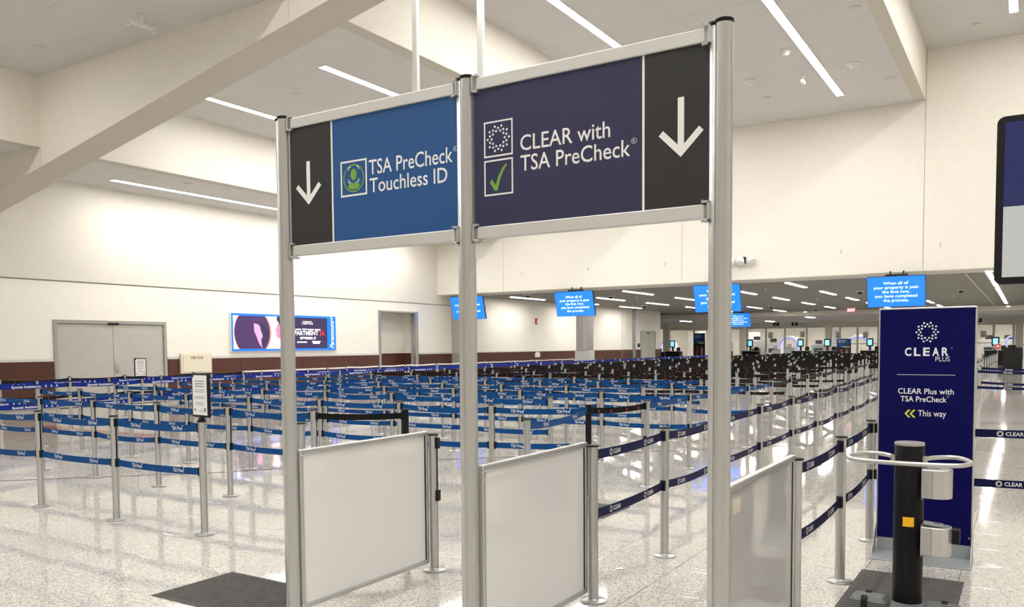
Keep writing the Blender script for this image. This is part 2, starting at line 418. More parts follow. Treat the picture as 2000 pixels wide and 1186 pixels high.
# low hall beyond
X2W = -22.3
mb = MB(); mb.box(-23.4, X2W, 31.34, 48.93, 0, 4.1, WALL)
mb.box(-23.4, X2W - .05, 48.93, 48.99, 0, 4.1, FRAME)
mb.box(-23.4, X2W, 48.99, 50.55, 0, 4.1, WALL); mb.box(-23.4, X2W, 51.0, 55.5, 0, 4.1, WALL)
w3 = struct(mb.build('wall_low_hall'))
mb = MB(); mb.cbox(-23.2, X2W + .06, 50.55, 51.0, 0, 4.1, STEEL); mb.build('pilaster', w3)
mb = MB(); mb.cbox(-23.0, X2W + .015, 31.30, 31.34, 1.36, 4.1, STEEL); mb.cbox(-23.0, X2W + .02, 31.27, 31.34, 0, 1.36, STONE); mb.build('corner_cladding', w3)
for y0, y1 in ((31.36, 48.9), (49.0, 50.53), (51.02, 51.9), (54.5, 55.5)): dado(w3, X2W, y0, y1, 1.36)
mb = MB()
for y0, y1 in ((31.36, 48.9), (49.0, 50.53), (51.02, 51.9), (54.5, 55.5)): mb.box(X2W, X2W + .045, y0, y1, 1.36, 1.40, ALUF)
mb.build('dado_cap', w3)
mb = MB(); mb.box(X2W - .02, X2W + .004, 42.6, 42.615, 1.4, 4.1, TRIM); mb.build('joint_strip', w3)
d3 = struct(empty('door_3', (X2W, 51.92, 0))); d3['label'] = 'far beige double door in the low hall wall'
mb = MB(); mb.cbox(-.1, .05, 0, .07, 0, 2.62, FRAME); mb.cbox(-.1, .05, 2.5, 2.57, 0, 2.62, FRAME); mb.cbox(-.1, .05, .07, 2.5, 2.53, 2.62, FRAME); mb.build('door_frame', d3)
for k in (0, 1):
    mb = MB(); mb.cbox(-.05, .02, .08 + k * 1.21, 1.28 + k * 1.21, .02, 2.52, DOORM); mb.build('door_leaf', d3)
mb = MB(); mb.cbox(0, .06, 1.1, 1.46, 2.44, 2.52, BLACK); mb.build('door_closer', d3)
mb = MB(); mb.box(-36.3, -36, 55.5, 100, 0, 4.1, WALL); mb.box(-36.3, -23.4, 55.3, 55.5, 0, 4.1, WALL); struct(mb.build('wall_recess'))
# soffit band, slatted ceiling, second lower ceiling
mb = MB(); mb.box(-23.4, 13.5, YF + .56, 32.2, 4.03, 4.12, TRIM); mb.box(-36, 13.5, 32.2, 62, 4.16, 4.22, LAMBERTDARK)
lc = struct(mb.build('ceiling'))
mb = MB(); y = 32.22
while y < 61.9:
    mb.box(-36 if y > 55.5 else -22.4, 13.4, y, y + .165, 4.02, 4.05, SLAT); y += .19
tag(mb.build('ceiling_slat', lc), kind='stuff')
mb = MB()
for x in (-5.0, -1.9): mb.box(x, x + .05, 32.2, 62, 4.005, 4.03, CEIL)
mb.build('ceiling_rail', lc)
mb = MB(); mb.box(-36, 13.5, 62, 62.15, 3.72, 4.2, WALL); mb.box(-36, 13.5, 62.15, 84, 3.75, 3.85, CEIL); mb.box(-36, 13.5, 84, 100, 3.75, 3.85, CEIL)
struct(mb.build('ceiling'))
# far partition: header band, columns, glazing with frames
mb = MB(); mb.box(-36, 13.5, 84, 84.2, 3.34, 3.75, WALL); fw = struct(mb.build('wall_far'))
mb = MB(); mb.box(-36, 13.5, 100, 100.2, 0, 3.8, WALL); struct(mb.build('wall_end'))
for x in (-31.4, -23.6, -15.65, -8.0, -.66, 6.5):
    mb = MB(); mb.cbox(x - .27, x + .27, 79.7, 80.2, 0, 3.75, WALL, .01); mb.build('column', fw)
mull = [-33.5, -30.0, -27.5, -24.4, -22.46, -20.6, -18.5, -16.66, -15.4, -13.83, -12.0, -10.0, -8.0, -6.2, -4.24, -2.61, -1.11, .8, 3, 5.5, 8, 11]
for i, x in enumerate(mull[:-1]):
    w = struct(empty('window_%d' % (i + 1), (x, 84.05, 0)))
    wd = mull[i + 1] - x
    mb = MB(); mb.box(0, .09, 0, .1, 0, 3.34, ALUF); mb.box(wd - .09, wd, 0, .1, 0, 3.34, ALUF); mb.box(.09, wd - .09, 0, .1, 3.22, 3.34, ALUF); mb.box(.09, wd - .09, 0, .1, 0, .12, ALUF)
    if i in (8, 9, 13, 14): mb.box(.09, wd - .09, 0, .1, 1.58, 1.66, ALUF)
    mb.build('window_frame', w)
    mb = MB(); mb.box(.09, wd - .09, .045, .055, .12, 3.22, GLASS); mb.build('pane', w)
# things that furnish the hall behind the glass: plain panels between bays
mb = MB()
for x, w, z1, M in ((-34, 2.2, 3.2, WALL), (-26.8, 1.3, 3.0, WALL), (-22.4, 1.0, 2.5, WALL), (-17.8, .9, 3.1, ALUF), (-9.5, 1.6, 2.9, WALL), (-6.4, 1.2, 2.7, ALUF), (1.5, 2.0, 3, WALL)):
    mb.cbox(x, x + w, 93, 93.3, 0, z1, M, .02)
mb.build('screen_wall', fw)

# floor: terrazzo tiles over grout
TS, TX, TY = 0.6025, -0.98, 0.30
mb = MB(); mb.box(-36, 13.5, YB, 100, -.2, -.004, GROUT)
fl = struct(mb.build('floor'))
def intri(x, y):
    d = y * math.cos(YAW) + x * math.sin(YAW); s_ = x * math.cos(YAW) - y * math.sin(YAW)
    return d, s_ / max(d, .01)
cand = []
i0, i1 = int((-36 - TX) / TS), int((13.5 - TX) / TS); j0, j1 = int((YB - TY) / TS), int((100 - TY) / TS)
for i in range(i0, i1):
    for j in range(j0, j1):
        x, y = TX + (i + .5) * TS, TY + (j + .5) * TS
        d, q = intri(x, y)
        vis = d > 4.0 and abs(q) < .66
        cand.append((0 if vis else 1, d if vis else 0, x, y))
cand.sort()
mb = MB(); h = TS / 2 - .0022; c = .0016
mb.loft([[(-h, -h, -.02), (h, -h, -.02), (h, h, -.02), (-h, h, -.02)], [(-h, -h, -.0015), (h, -h, -.0015), (h, h, -.0015), (-h, h, -.0015)],
         [(-h + c, -h + c, 0), (h - c, -h + c, 0), (h - c, h - c, 0), (-h + c, h - c, 0)]], TERR)
tm = mb.mesh('floor_tile')
for t in cand[:300]:
    o = link('floor_tile', tm, fl, (t[2], t[3], 0)); o.rotation_euler = (random.gauss(0, .0006), random.gauss(0, .0006), 0)
mb = MB()
for t in cand[300:]:
    x, y = t[2], t[3]; a, b_ = random.gauss(0, .0004), random.gauss(0, .0004)
    mb.add([(x + sx * h, y + sy * h, sx * h * a + sy * h * b_) for sx, sy in ((-1, -1), (1, -1), (1, 1), (-1, 1))], [(0, 1, 2, 3)], TERR)
tag(mb.build('floor_tile_field', fl), kind='stuff')
# coloured strips let into the floor
mb = MB()
path = [(-14.5, 1.6), (-11.0, 5.33), (-9.27, 7.02), (-7.29, 9.6), (-4.76, 12.1), (-2.4, 14.6), (2.0, 19.0)]
for (xa, ya), (xb, yb) in zip(path, path[1:]):
    n_ = Vector((-(yb - ya), xb - xa, 0)).normalized() * .032
    mb.add([(xa - n_.x, ya - n_.y, .0012), (xb - n_.x, yb - n_.y, .0012), (xb + n_.x, yb + n_.y, .0012), (xa + n_.x, ya + n_.y, .0012)], [(0, 1, 2, 3)], BROWNSTRIP)
o = mb.build('floor_joint_strip', fl); o['label'] = 'thin brown joint strip running diagonally across the floor'
mb = MB(); mb.box(-18.3, -14.1, 9.42, 9.72, .0005, .003, REDTILE); o = mb.build('floor_strip', fl); o['label'] = 'red strip on the floor in front of the double door'

# ------------------------------------------------------------------ lamps
def strip_lamp(x, y0, y1, z, label, group, wid=.21, M=LAMPM, seg=2.4):
    L = y1 - y0; n = max(1, round(L / seg)); w = L / n
    t = empty('strip_light', (x, y0, z), 0, label, 'ceiling light', group)
    mb = MB(); mb.box(-wid / 2 - .015, -wid / 2, 0, L, -.03, .0, WHITEP); mb.box(wid / 2, wid / 2 + .015, 0, L, -.03, .0, WHITEP)
    mb.box(-wid / 2, wid / 2, -.015, 0, -.03, 0, WHITEP); mb.box(-wid / 2, wid / 2, L, L + .015, -.03, 0, WHITEP); mb.build('housing', t)
    for i in range(n):
        mb = MB(); mb.box(-wid / 2 + .001, wid / 2 - .001, i * w + .008, (i + 1) * w - .008, -.026, -.004, M)
        mb.build('diffuser', t)
    return t
HG = 'strip lights in the stepped hall ceiling'
lab = ['long white strip light beside the left wall', 'white strip light in the second ceiling bay, nearer the left wall', 'white strip light in the second ceiling bay, ending above the blue overhead sign',
       'white strip light in the third ceiling bay, ending above the navy overhead sign', 'white strip light in the third ceiling bay, right of the navy overhead sign', 'white strip light at the upper right corner of the photo']
for k, (x, z) in enumerate(((-21.62, ZC[0]), (-17.62, ZC[1]), (-13.53, ZC[1]), (-9.36, ZC[2]), (-5.24, ZC[2]), (-.56, ZC[3]))):
    strip_lamp(x, 13.65, 28.1, z, lab[k], HG)
strip_lamp(3.0, 13.65, 28.1, ZC[3], 'strip light of the fourth bay, outside the frame', HG)
for i, (x, z) in enumerate(((-17.62, ZC[1]), (-9.36, ZC[2]), (-5.24, ZC[2]), (-.56, ZC[3]), (3.0, ZC[3]), (7.5, ZC[4]))):
    strip_lamp(x, -6.2, 8.2, z, 'strip light of the near bays, outside the frame, %s from the left wall' % ORD[i + 1], HG)
def low_lamp(x, y, L=3.2, z=4.02, lb=None):
    return strip_lamp(x, y, y + L, z, lb, 'strip lights in the slatted low ceiling', .16, LAMPL, 3.3)
cnt = 0
rows_low = [(-21.0, 33.4, 'beside the cream wall'), (-18.0, 36.6, 'second row from the cream wall'), (-14.9, 32.9, 'third row from the cream wall'), (-10.9, 36.0, 'fourth row from the cream wall'),
            (-7.9, 32.4, 'fifth row from the cream wall'), (-4.8, 30.9 + 1.6, 'sixth row from the cream wall')]
for x, y0, d in rows_low:
    k = 0; y = y0
    while y < 60:
        if not (x < -20 and y > 50): low_lamp(x, y, 3.2 if x != -10.9 else 3.0, 4.015, 'short strip light in slatted ceiling, %s, %s from the opening' % (d, ORD[k + 1]))
        y += 6.2; k += 1
y = 31.7; k = 0
while y < 55:
    low_lamp(-1.18, y, 3.6, 4.015, 'strip light in the bright row at the right edge, %s from the opening' % ORD[k + 1]); y += 4.5; k += 1
for x, y0 in ((2.4, 33), (6, 35), (9.6, 33)):
    y = y0
    while y < 60: low_lamp(x, y, 3.2, 4.015, 'low hall strip light outside the frame, %s from the opening, %s row right of it' % (ORD[int((y - 30) / 7.5) + 1], ORD[1 + (x > 4) + (x > 8)])); y += 7.5
for x, y, d in ((-14.6, 66.3, 'left of the red exit sign'), (-25.8, 69, 'above the far left kiosk'), (-4.0, 67, 'behind the right navy board'), (-20, 75, 'behind the blue screen'), (-9, 75, 'behind the navy board'), (4, 70, 'outside the frame')):
    strip_lamp(x, y, y + 2.4, 3.745, 'short strip light in the far lower ceiling, %s' % d, 'strip lights in the far lower ceiling', .3, LAMPL, 2.4)
for i, x in enumerate((-32, -26, -20, -14, -8, -2, 5)):
    strip_lamp(x, 86, 98, 3.745, 'strip light of the screening hall behind the glass, %s from the left' % ORD[i + 1], 'strip lights behind the glass', .3, LAMPF, 4)
for x, lb in ((-13.6, 'bright spot lamp at the end of the slatted ceiling'), (-1.15, 'bright spot lamp at the end of the right-hand light row'), (-18.6, 'bright spot lamp behind the left blue screens')):
    t = empty('spot_light', (x, 61.2, 4.0), 0, lb, 'spot light', 'spot lamps at the end of the slatted ceiling')
    mb = MB(); mb.lathe(0, 0, [(.11, .02), (.13, -.02), (.13, -.06), (.115, -.06)], WHITEP, 16); mb.build('housing', t, 40)
    mb = MB(); mb.lathe(0, 0, [(.112, -.055), (.10, -.075), (.05, -.085)], SPOTM, 16); mb.build('lens', t, 40)

# ------------------------------------------------------------------ belt stanchions
PH = 1.022; ZU, ZL = .953, .565
def pole_mesh(M, name, rad=.0325):
    """extruded post with four slots running its length"""
    pr = []
    for q in range(4):
        a0 = q * 90
        for a, rr in ((-9, rad), (-7, rad * .82), (7, rad * .82), (9, rad), (24, rad), (40, rad), (50, rad), (66, rad)):
            pr.append((rr * math.cos(math.radians(a + a0)), rr * math.sin(math.radians(a + a0))))
    mb = MB(); mb.loft([[(x, y, .012) for x, y in pr], [(x, y, PH - .012) for x, y in pr]], M)
    return mb.mesh(name, 35)
PM = pole_mesh(POSTM, 'pole'); PMK = pole_mesh(BLACK, 'pole_black')
mb = MB(); mb.lathe(0, 0, [(.084, 0), (.086, .003), (.086, .009), (.080, .013), (.040, .016), (.036, .020)], CHROME, 24); BASE = mb.mesh('base', 30)
mb = MB(); mb.lathe(0, 0, [(.030, PH - .014), (.042, PH - .012), (.042, PH - .004), (.034, PH), (.02, PH + .001)], BLACK, 20); CAPM = mb.mesh('cap', 30)
mb = MB(); mb.cbox(.026, .050, -.021, .021, -.040, .040, BLACK, .004); CLIP = mb.mesh('belt_clip')
mb = MB(); mb.box(.0265, .0345, -.0075, .0075, .53, .99, BLACK); SLOT = mb.mesh('slot_strip')
KB = {'blue': (BELTB, .062), 'special': (BELTS, .085), 'navy': (BELTN, .062), 'black': (BELTK, .064), 'plain': (BELTK, .062), 'white': (WHITEP, .045)}
PR = {}
def print_mesh(kind):
    if kind in PR: return PR[kind]
    mb = MB()
    if kind == 'blue':
        text(mb, 'TSA Pre', -.078, .040, -.015, .034, 0, WHITE, .012); check(mb, .043, -.018, .038, .050, 0, WHITE)
    elif kind == 'navy':
        for i in range(12):
            a = math.radians(30 * i); disc(mb, -.070 + .020 * math.cos(a), .020 * math.sin(a), .0042, .0042, 0, WHITE, 6)
            a += .26; disc(mb, -.070 + .014 * math.cos(a), .014 * math.sin(a), .003, .003, 0, WHITE, 6)
        text(mb, 'CLEAR', -.032, .090, -.014, .029, 0, WHITE, .02)
    elif kind == 'special':
        text(mb, 'Special Assistance', -.42, .14, -.020, .044, 0, WHITE, .02)
        for k, x in enumerate((.24, .35, .46)):      # wheelchair, cane, pram-like pictograms
            disc(mb, x, .022, .008, .008, 0, WHITE, 8)
            mb.poly([(x - .006, 0, .013), (x - .022, 0, -.022), (x - .012, 0, -.022), (x + .002, 0, .0), (x + .02, 0, -.022), (x + .027, 0, -.018), (x + .006, 0, .013)], WHITE)
    else:
        for x in (-.10, .10): disc(mb, x, 0, .013, .013, 0, REDP, 10); rect(mb, x - .018, x + .018, -.02, -.015, 0, REDP)
    PR[kind] = mb.mesh('belt_print'); return PR[kind]
BM = {}
def belt_mesh(kind, L, sag):
    k = (kind, round(L, 2), round(sag, 3))
    if k not in BM:
        M, h = KB[kind]; n = 8; mb = MB(); rings = []
        for i in range(n + 1):
            t = i / n; x = .04 + (L - .08) * t; z = -4 * sag * t * (1 - t)
            rings.append([(x, -.0012, z - h / 2), (x, .0012, z - h / 2), (x, .0012, z + h / 2), (x, -.0012, z + h / 2)])
        mb.loft(rings, M); BM[k] = mb.mesh('belt')
    return BM[k]
def sagz(L, sag, x): t = (x - .04) / (L - .08); return -4 * sag * t * (1 - t)
n_st = 0
far_mb = MB(); n_far = 0
def far_post(M, x, y, vec, kind):
    """small simplified post with its belts in one mesh builder (world or local)"""
    M.add([], [], POSTM)
    k = 8
    M.loft([[(x + .0325 * math.cos(6.2832 * i / k), y + .0325 * math.sin(6.2832 * i / k), z) for i in range(k)] for z in (.015, PH - .012)], POSTM)
    M.lathe(x, y, [(.086, 0), (.086, .012), (.04, .024)], CHROME, 10)
    M.lathe(x, y, [(.041, PH - .012), (.041, PH - .003), (.03, PH)], BLACK, 8)
    if vec:
        dx, dy = vec; B, hh = KB[kind]
        L = math.hypot(dx, dy); nx, ny = -dy / L * .0015, dx / L * .0015
        for z in (ZU, ZL) if kind != 'white' else (1.0,):
            for t0, t1 in ((.025, .5), (.5, .975)):
                s0 = -.09 * t0 * (1 - t0); s1 = -.09 * t1 * (1 - t1)
                a, b_ = (x + dx * t0, y + dy * t0), (x + dx * t1, y + dy * t1)
                M.loft([[(a[0] - nx, a[1] - ny, z + s0 - hh / 2), (a[0] + nx, a[1] + ny, z + s0 - hh / 2), (a[0] + nx, a[1] + ny, z + s0 + hh / 2), (a[0] - nx, a[1] - ny, z + s0 + hh / 2)],
                        [(b_[0] - nx, b_[1] - ny, z + s1 - hh / 2), (b_[0] + nx, b_[1] + ny, z + s1 - hh / 2), (b_[0] + nx, b_[1] + ny, z + s1 + hh / 2), (b_[0] - nx, b_[1] - ny, z + s1 + hh / 2)]], B)
FARM = {}
def stanchion(x, y, label, group, nxt=None, kind='blue', prev=None, black=False, levels=(1, 1), base=True, slot=True, pp=None):
    """one post standing at x, y; nxt = the post its belts are hooked to"""
    global n_st, n_far
    d, q = intri(x, y)
    L = ang = 0
    if nxt:
        dx, dy = nxt[0] - x, nxt[1] - y; L = math.hypot(dx, dy); ang = math.atan2(dy, dx)
    elif prev: ang = math.atan2(y - prev[1], x - prev[0])
    if d > 27:
        if n_st >= 296: far_post(far_mb, x, y, (nxt[0] - x, nxt[1] - y) if nxt else None, kind); n_far += 1; return None
        L = math.floor(L * 10) / 10; k = (L, kind, bool(nxt))
        if k not in FARM:
            m_ = MB(); far_post(m_, 0, 0, (L, 0) if nxt else None, kind); FARM[k] = m_.mesh('belt_stanchion', 35)
        o = link('belt_stanchion', FARM[k], None, (x, y, 0), ang); n_st += 1
        return tag(o, label, 'stanchion', group)
    n_st += 1
    t = empty('belt_stanchion', (x, y, 0), ang, label, 'stanchion', group)
    p = link('pole', PMK if black else PM, t); p.rotation_euler = (0, 0, 0)
    if base: link('base', BASE, t)
    link('cap', CAPM, t)
    if prev is not None:
        pa = math.atan2(prev[1] - y, prev[0] - x) - ang
        for z, lv in ((ZU, levels[0]), (ZL, levels[1])):
            if lv: link('belt_clip', CLIP, t, (0, 0, z), pa)
    if slot: link('slot_strip', SLOT, t, (0, 0, 0), 0 if nxt else math.pi)
    if nxt:
        for z, lv in ((ZU, levels[0]), (ZL, levels[1])):
            if not lv: continue
            if kind == 'white' and z == ZL: continue
            link('belt_clip', CLIP, t, (0, 0, z))
            sag = random.choice((.008, .014, .02, .026)) * (L / 1.35)
            bl = link('belt', belt_mesh(kind, L, sag if kind != 'white' else .002), t, (0, 0, z if kind != 'white' else .985))
            if kind not in ('plain', 'white'):
                for xx in ((.27 * L, .74 * L) if kind != 'special' else (.5 * L,)) if pp is None else pp:
                    c = link('belt_print', print_mesh(kind), bl, (xx, -.0022, sagz(L, sag, xx)))
                    sl = math.atan((sagz(L, sag, xx + .05) - sagz(L, sag, xx - .05)) / .1); c.rotation_euler = (0, -sl, 0)
    return t
def run(pts, labels, group, kind='blue', end=None, **kw):
    """a line of posts, each hooking its belts to the next; end = extra point the last belt reaches"""
    for i, p in enumerate(pts):
        nx = pts[i + 1] if i + 1 < len(pts) else end
        k = kind[i] if isinstance(kind, (list, tuple)) else kind
        stanchion(p[0], p[1], labels[i], group, nx, k, pts[i - 1] if i else None, **kw)
def lab_right(n, txt): return ['silver post, %s from right in the %s' % (ORD[n - i], txt) for i in range(n)]

# rows of the big queue, front to back
front = [(-10.15, 4.62), (-8.82, 4.65), (-7.47, 4.65), (-6.19, 4.68)]
run(front, lab_right(4, 'front blue-belt row'), 'posts of the front blue-belt row', 'blue')
rows = [
    (6.06, [-14.0, -12.75, -11.45, -10.18, -8.85, -7.55], 'second blue-belt row', (-6.26, 6.09)),
    (7.55, [-14.23, -13.03, -11.66, -10.29, -8.98, -7.63, -6.34, -5.02], 'third blue-belt row', (-4.02, 7.98)),
    (9.02, [-14.39, -13.20, -11.75, -10.40, -9.02, -7.71, -6.39, -5.10], 'fourth blue-belt row', None),
    (10.48, [-14.55, -13.25, -11.93, -10.47, -9.10, -7.68, -6.43, -5.09], 'fifth blue-belt row', (-3.82, 10.50)),
    (11.88, [-14.60, -13.15, -11.86, -10.45, -8.94, -7.69, -6.41, -5.06], 'sixth blue-belt row', None),
    (13.42, [-14.70, -13.38, -11.86, -10.42, -9.05, -7.80, -6.58, -5.17], 'seventh blue-belt row', (-3.79, 13.15)),
    (15.00, [-14.80, -13.43, -12.02, -10.55, -9.13, -7.91, -6.70, -5.21], 'eighth blue-belt row', None)]
for yy, xs, nm, end in rows:
    run([(x, yy + random.uniform(-.02, .02)) for x in xs], lab_right(len(xs), nm), 'posts of the ' + nm.split(',')[0], 'blue', end)
# end of the second row: black belt to a black post
stanchion(-6.26, 6.09, 'silver post with a plain black belt, behind the left white barrier panel', None, (-5.42, 6.56), 'plain', (-7.55, 6.06), levels=(1, 0))
stanchion(-5.42, 6.56, 'black post holding a plain black belt behind the left white panel', None, None, 'plain', (-6.26, 6.09), black=True, levels=(1, 0))
stanchion(-5.26, 4.97, 'silver post without a belt just right of the left sign post', None, None, 'blue', (-5.9, 4.9), levels=(1, 0))
# line along the lane at x = -3.8
X8 = [(-3.73, 6.18), (-4.03, 7.97), (-3.74, 8.90), (-3.82, 10.52), (-3.80, 11.82), (-3.79, 13.14), (-3.85, 14.79), (-3.91, 16.42), (-4.02, 18.4), (-4.08, 20.05), (-4.16, 22.1), (-4.2, 23.8), (-4.35, 25.8), (-4.42, 27.5), (-4.5, 29.3)]
l8 = ['silver post at the head of a slanting blue belt behind the middle white panel', 'black post between a blue and a black belt above the middle white panel', 'silver post receiving a black belt with red marks right of the black post'] + \
     ['silver post on the lane line behind the navy belts, %s after the black post' % ORD[i + 2] for i in range(12)]
for i, p in enumerate(X8):
    nx = X8[i + 1] if i + 1 < len(X8) else (-4.6, 31.2)
    stanchion(p[0], p[1], l8[i], 'posts of the lane line behind the navy belts', nx, ['blue', 'black', 'blue', 'blue', 'blue', 'blue'][i] if i < 6 else 'black', X8[i - 1] if i else None, black=(i == 1), levels=(1, 0) if i in (0, 1) else (1, 1))
# navy belt lines
N1 = [(-2.36, 4.73), (-2.39, 6.04), (-2.41, 7.46), (-2.43, 8.88), (-2.45, 10.36), (-2.44, 11.70), (-2.46, 13.18), (-2.48, 14.80), (-2.54, 16.66), (-2.57, 18.25)]
n1 = ['silver post at the end of the middle white panel, holding navy belts'] + ['silver post of the left navy-belt line, %s beyond the middle white panel' % ORD[i + 1] for i in range(9)]
run(N1, n1, 'posts of the left navy-belt line', 'navy', (-2.6, 19.9))
stanchion(-2.6, 19.9, 'silver post at the far end of the left navy-belt line', 'posts of the left navy-belt line', None, 'navy', N1[-1])
N2 = [(-1.09, 4.73), (-1.08, 6.0), (-1.10, 7.40)]
stanchion(-1.09, 4.73, 'silver post at the end of the right white panel, holding navy belts', 'posts of the right navy-belt line', N2[1], 'navy', None)
stanchion(-1.08, 6.0, 'silver post in front of the navy board, beside the wheeled black column', 'posts of the right navy-belt line', N2[2], 'navy', N2[0])
stanchion(-1.10, 7.40, 'silver post half hidden behind the left edge of the navy board', 'posts of the right navy-belt line', (.75, 7.55), 'navy', N2[1], pp=(1.0,))
stanchion(.75, 7.55, 'silver post holding navy belts outside the right edge of the photo', None, None, 'navy', N2[2])
stanchion(-3.70, 4.79, 'silver post at the end of the left white barrier panel', None, None, 'plain', (-3.0, 4.85))
# royal-blue lines beside the left wall, and the outer line
YS = [7.85, 9.3, 10.87, 12.22, 13.65, 15.3, 17.05, 18.7, 20.2, 21.7, 23.3, 25.0, 26.8, 28.6, 30.4, 32.4, 34.4, 36.4, 38.6, 40.8, 43.0, 45.4, 47.8, 50.2]
def lane(x, nm, kind, dx=0, first=0, n=None):
    pts = [(x + dx * i + random.uniform(-.04, .04) + (.95 if x < -17 and y > 31 else 0), y) for i, y in enumerate(YS[:n])]
    run(pts, ['silver post at the photo\'s left edge in the %s' % nm] + ['silver post of the %s, %s from left' % (nm, ORD[min(i + 1, 24)]) for i in range(len(pts) - 1)], 'posts of the ' + nm, kind)
lane(-16.36, 'inner royal-blue belt line', 'special', -.02, n=24)
lane(-17.58, 'middle royal-blue belt line', 'special', -.02, n=24)
pts = [(-19.15 + random.uniform(-.08, .08), y + .6 * (i > 3) * (i < 8)) for i, y in enumerate(YS[:18])]
run(pts, ['silver post of the outer line beside the wall, %s from left' % ORD[i + 1] for i in range(18)], 'posts of the outer line beside the wall', ['black'] * 5 + ['white'] * 13)
# scattered far right lane
run([(-1.06, 23.0), (1.4, 23.2)], ['silver post right of the navy board, nearer of the two beside its edge', 'silver post outside the frame holding far navy belts'], None, 'navy')
run([(-1.1, 25.8), (1.4, 26.0)], ['silver post right of the navy board, farther of the two beside its edge', 'silver post outside the frame holding the farther navy belts'], None, 'navy')
run([(-1.55, 30.5 + 2.6 * i) for i in range(11)], ['post of the black-belt line right of the navy board, %s from the camera' % ORD[i + 1] for i in range(11)], 'posts of the far right black-belt line', 'black')
run([(-3.4 + .1 * i, 33 + 2.6 * i) for i in range(9)], ['post of the far black-belt line left of the navy board, %s from the camera' % ORD[i + 1] for i in range(9)], 'posts of the far lane line left of the navy board', 'black')
# black-belt rows
YK = [16.75, 18.45, 20.2, 22.0, 23.7, 25.5, 27.3, 29.2, 31.2, 33.3, 35.5, 37.8, 40.2, 42.7, 45.3, 48.0, 50.8, 53.7, 56.6, 59.5, 62.4]
XK = [-15.0, -13.6, -12.2, -10.87, -9.38, -8.14, -6.81, -5.57]
for j, yy in enumerate(YK):
    sh = random.uniform(-.35, .35) if j > 2 else 0
    xs = [x - (.012 * (yy - 16)) + sh for x in XK]
    if abs(yy - 33.3) < 1.2: xs = [x for x in xs if not -18.6 < x < -16.4]
    run([(x + random.uniform(-.05, .05), yy + random.uniform(-.06, .06)) for x in xs],
        ['silver post, %s from right in the %s black-belt row behind the blue' % (ORD[8 - i], ORD[j + 1]) for i in range(len(xs))],
        'posts of black-belt row %d' % (j + 1), 'black', end=(-4.55, yy + .3) if j % 2 and j < 7 else None)
if n_far:
    o = far_mb.build('distant_stanchions', None, 35)
    tag(o, 'mass of distant silver posts with black belts in front of the checkpoint', 'stanchions', None, 'stuff')

# ------------------------------------------------------------------ overhead lane sign on three posts
SY = 3.48
gs = empty('overhead_lane_sign', (-2.44, SY, 0), 0, 'tall overhead sign of blue and navy panels on three silver posts', 'sign')
def L_(mb): mb.T = lambda x, y, z: (x + 2.44, y - SY, z); return mb     # build in world coordinates, keep parts relative to the sign
for px in (-3.77, -2.44, -1.115):
    mb = L_(MB()); pr = []
    for a in range(0, 360, 12):
        rr = .037
        if abs((a % 360) - 180) < 14: rr = .029
        if a in (156, 204): rr = .036
        pr.append((px + rr * math.cos(math.radians(a)), SY + rr * math.sin(math.radians(a))))
    mb.loft([[(x, y, .01) for x, y in pr], [(x, y, 3.012) for x, y in pr]], POSTM)
    mb.cbox(px - .060, px - .031, SY - .016, SY + .016, .01, 3.012, ALU, .004)
    p = mb.build('post', gs, 40)
    mb = L_(MB()); mb.lathe(px, SY, [(.037, 3.010), (.040, 3.014), (.040, 3.026), (.030, 3.030)], BLACK, 20); mb.cbox(px - .064, px - .03, SY - .018, SY + .018, 3.010, 3.026, BLACK, .003); mb.build('post_cap', p, 40)
    mb = L_(MB()); mb.lathe(px, SY, [(.16, 0), (.16, .008), (.05, .012), (.045, .05)], STEEL, 28); mb.build('base', p, 40)
def sign_side(x0, x1, left):
    for z0, z1 in ((2.945, 3.003), (2.203, 2.262)):
        mb = L_(MB()); mb.cbox(x0 + .022, x1 - .022, SY - .022, SY + .022, z0, z1, ALUF, .004); mb.build('rail', gs)
        for xa, xb, d in ((x0 - .004, x0 + .034, 1), (x1 - .034, x1 + .004, -1)):
            mb = L_(MB())
            mb.cbox(xa if d > 0 else xb - .012, xa + .012 if d > 0 else xb, SY - .03, SY + .03, z0 - .014, z1 + .014, ALU, .002)
            mb.cbox(xa, xb, SY - .03, SY + .03, z0 - .014, z0 - .005, ALU, .002); mb.cbox(xa, xb, SY - .03, SY + .03, z1 + .005, z1 + .014, ALU, .002)
            b_ = mb.build('rail_bracket', gs)
            mb = L_(MB()); xs = xb - .006 if d > 0 else xa + .006
            mb.lathe(xs, SY - .028, [(.005, z1 + .010), (.005, z1 + .018)], CHROME, 8); mb.lathe(xs, SY - .028, [(.005, z0 - .018), (.005, z0 - .010)], CHROME, 8); mb.build('screw', b_)
sign_side(-3.718, -2.492, True); sign_side(-2.396, -1.17, False)
yp = SY - .008; yf = yp - .0012
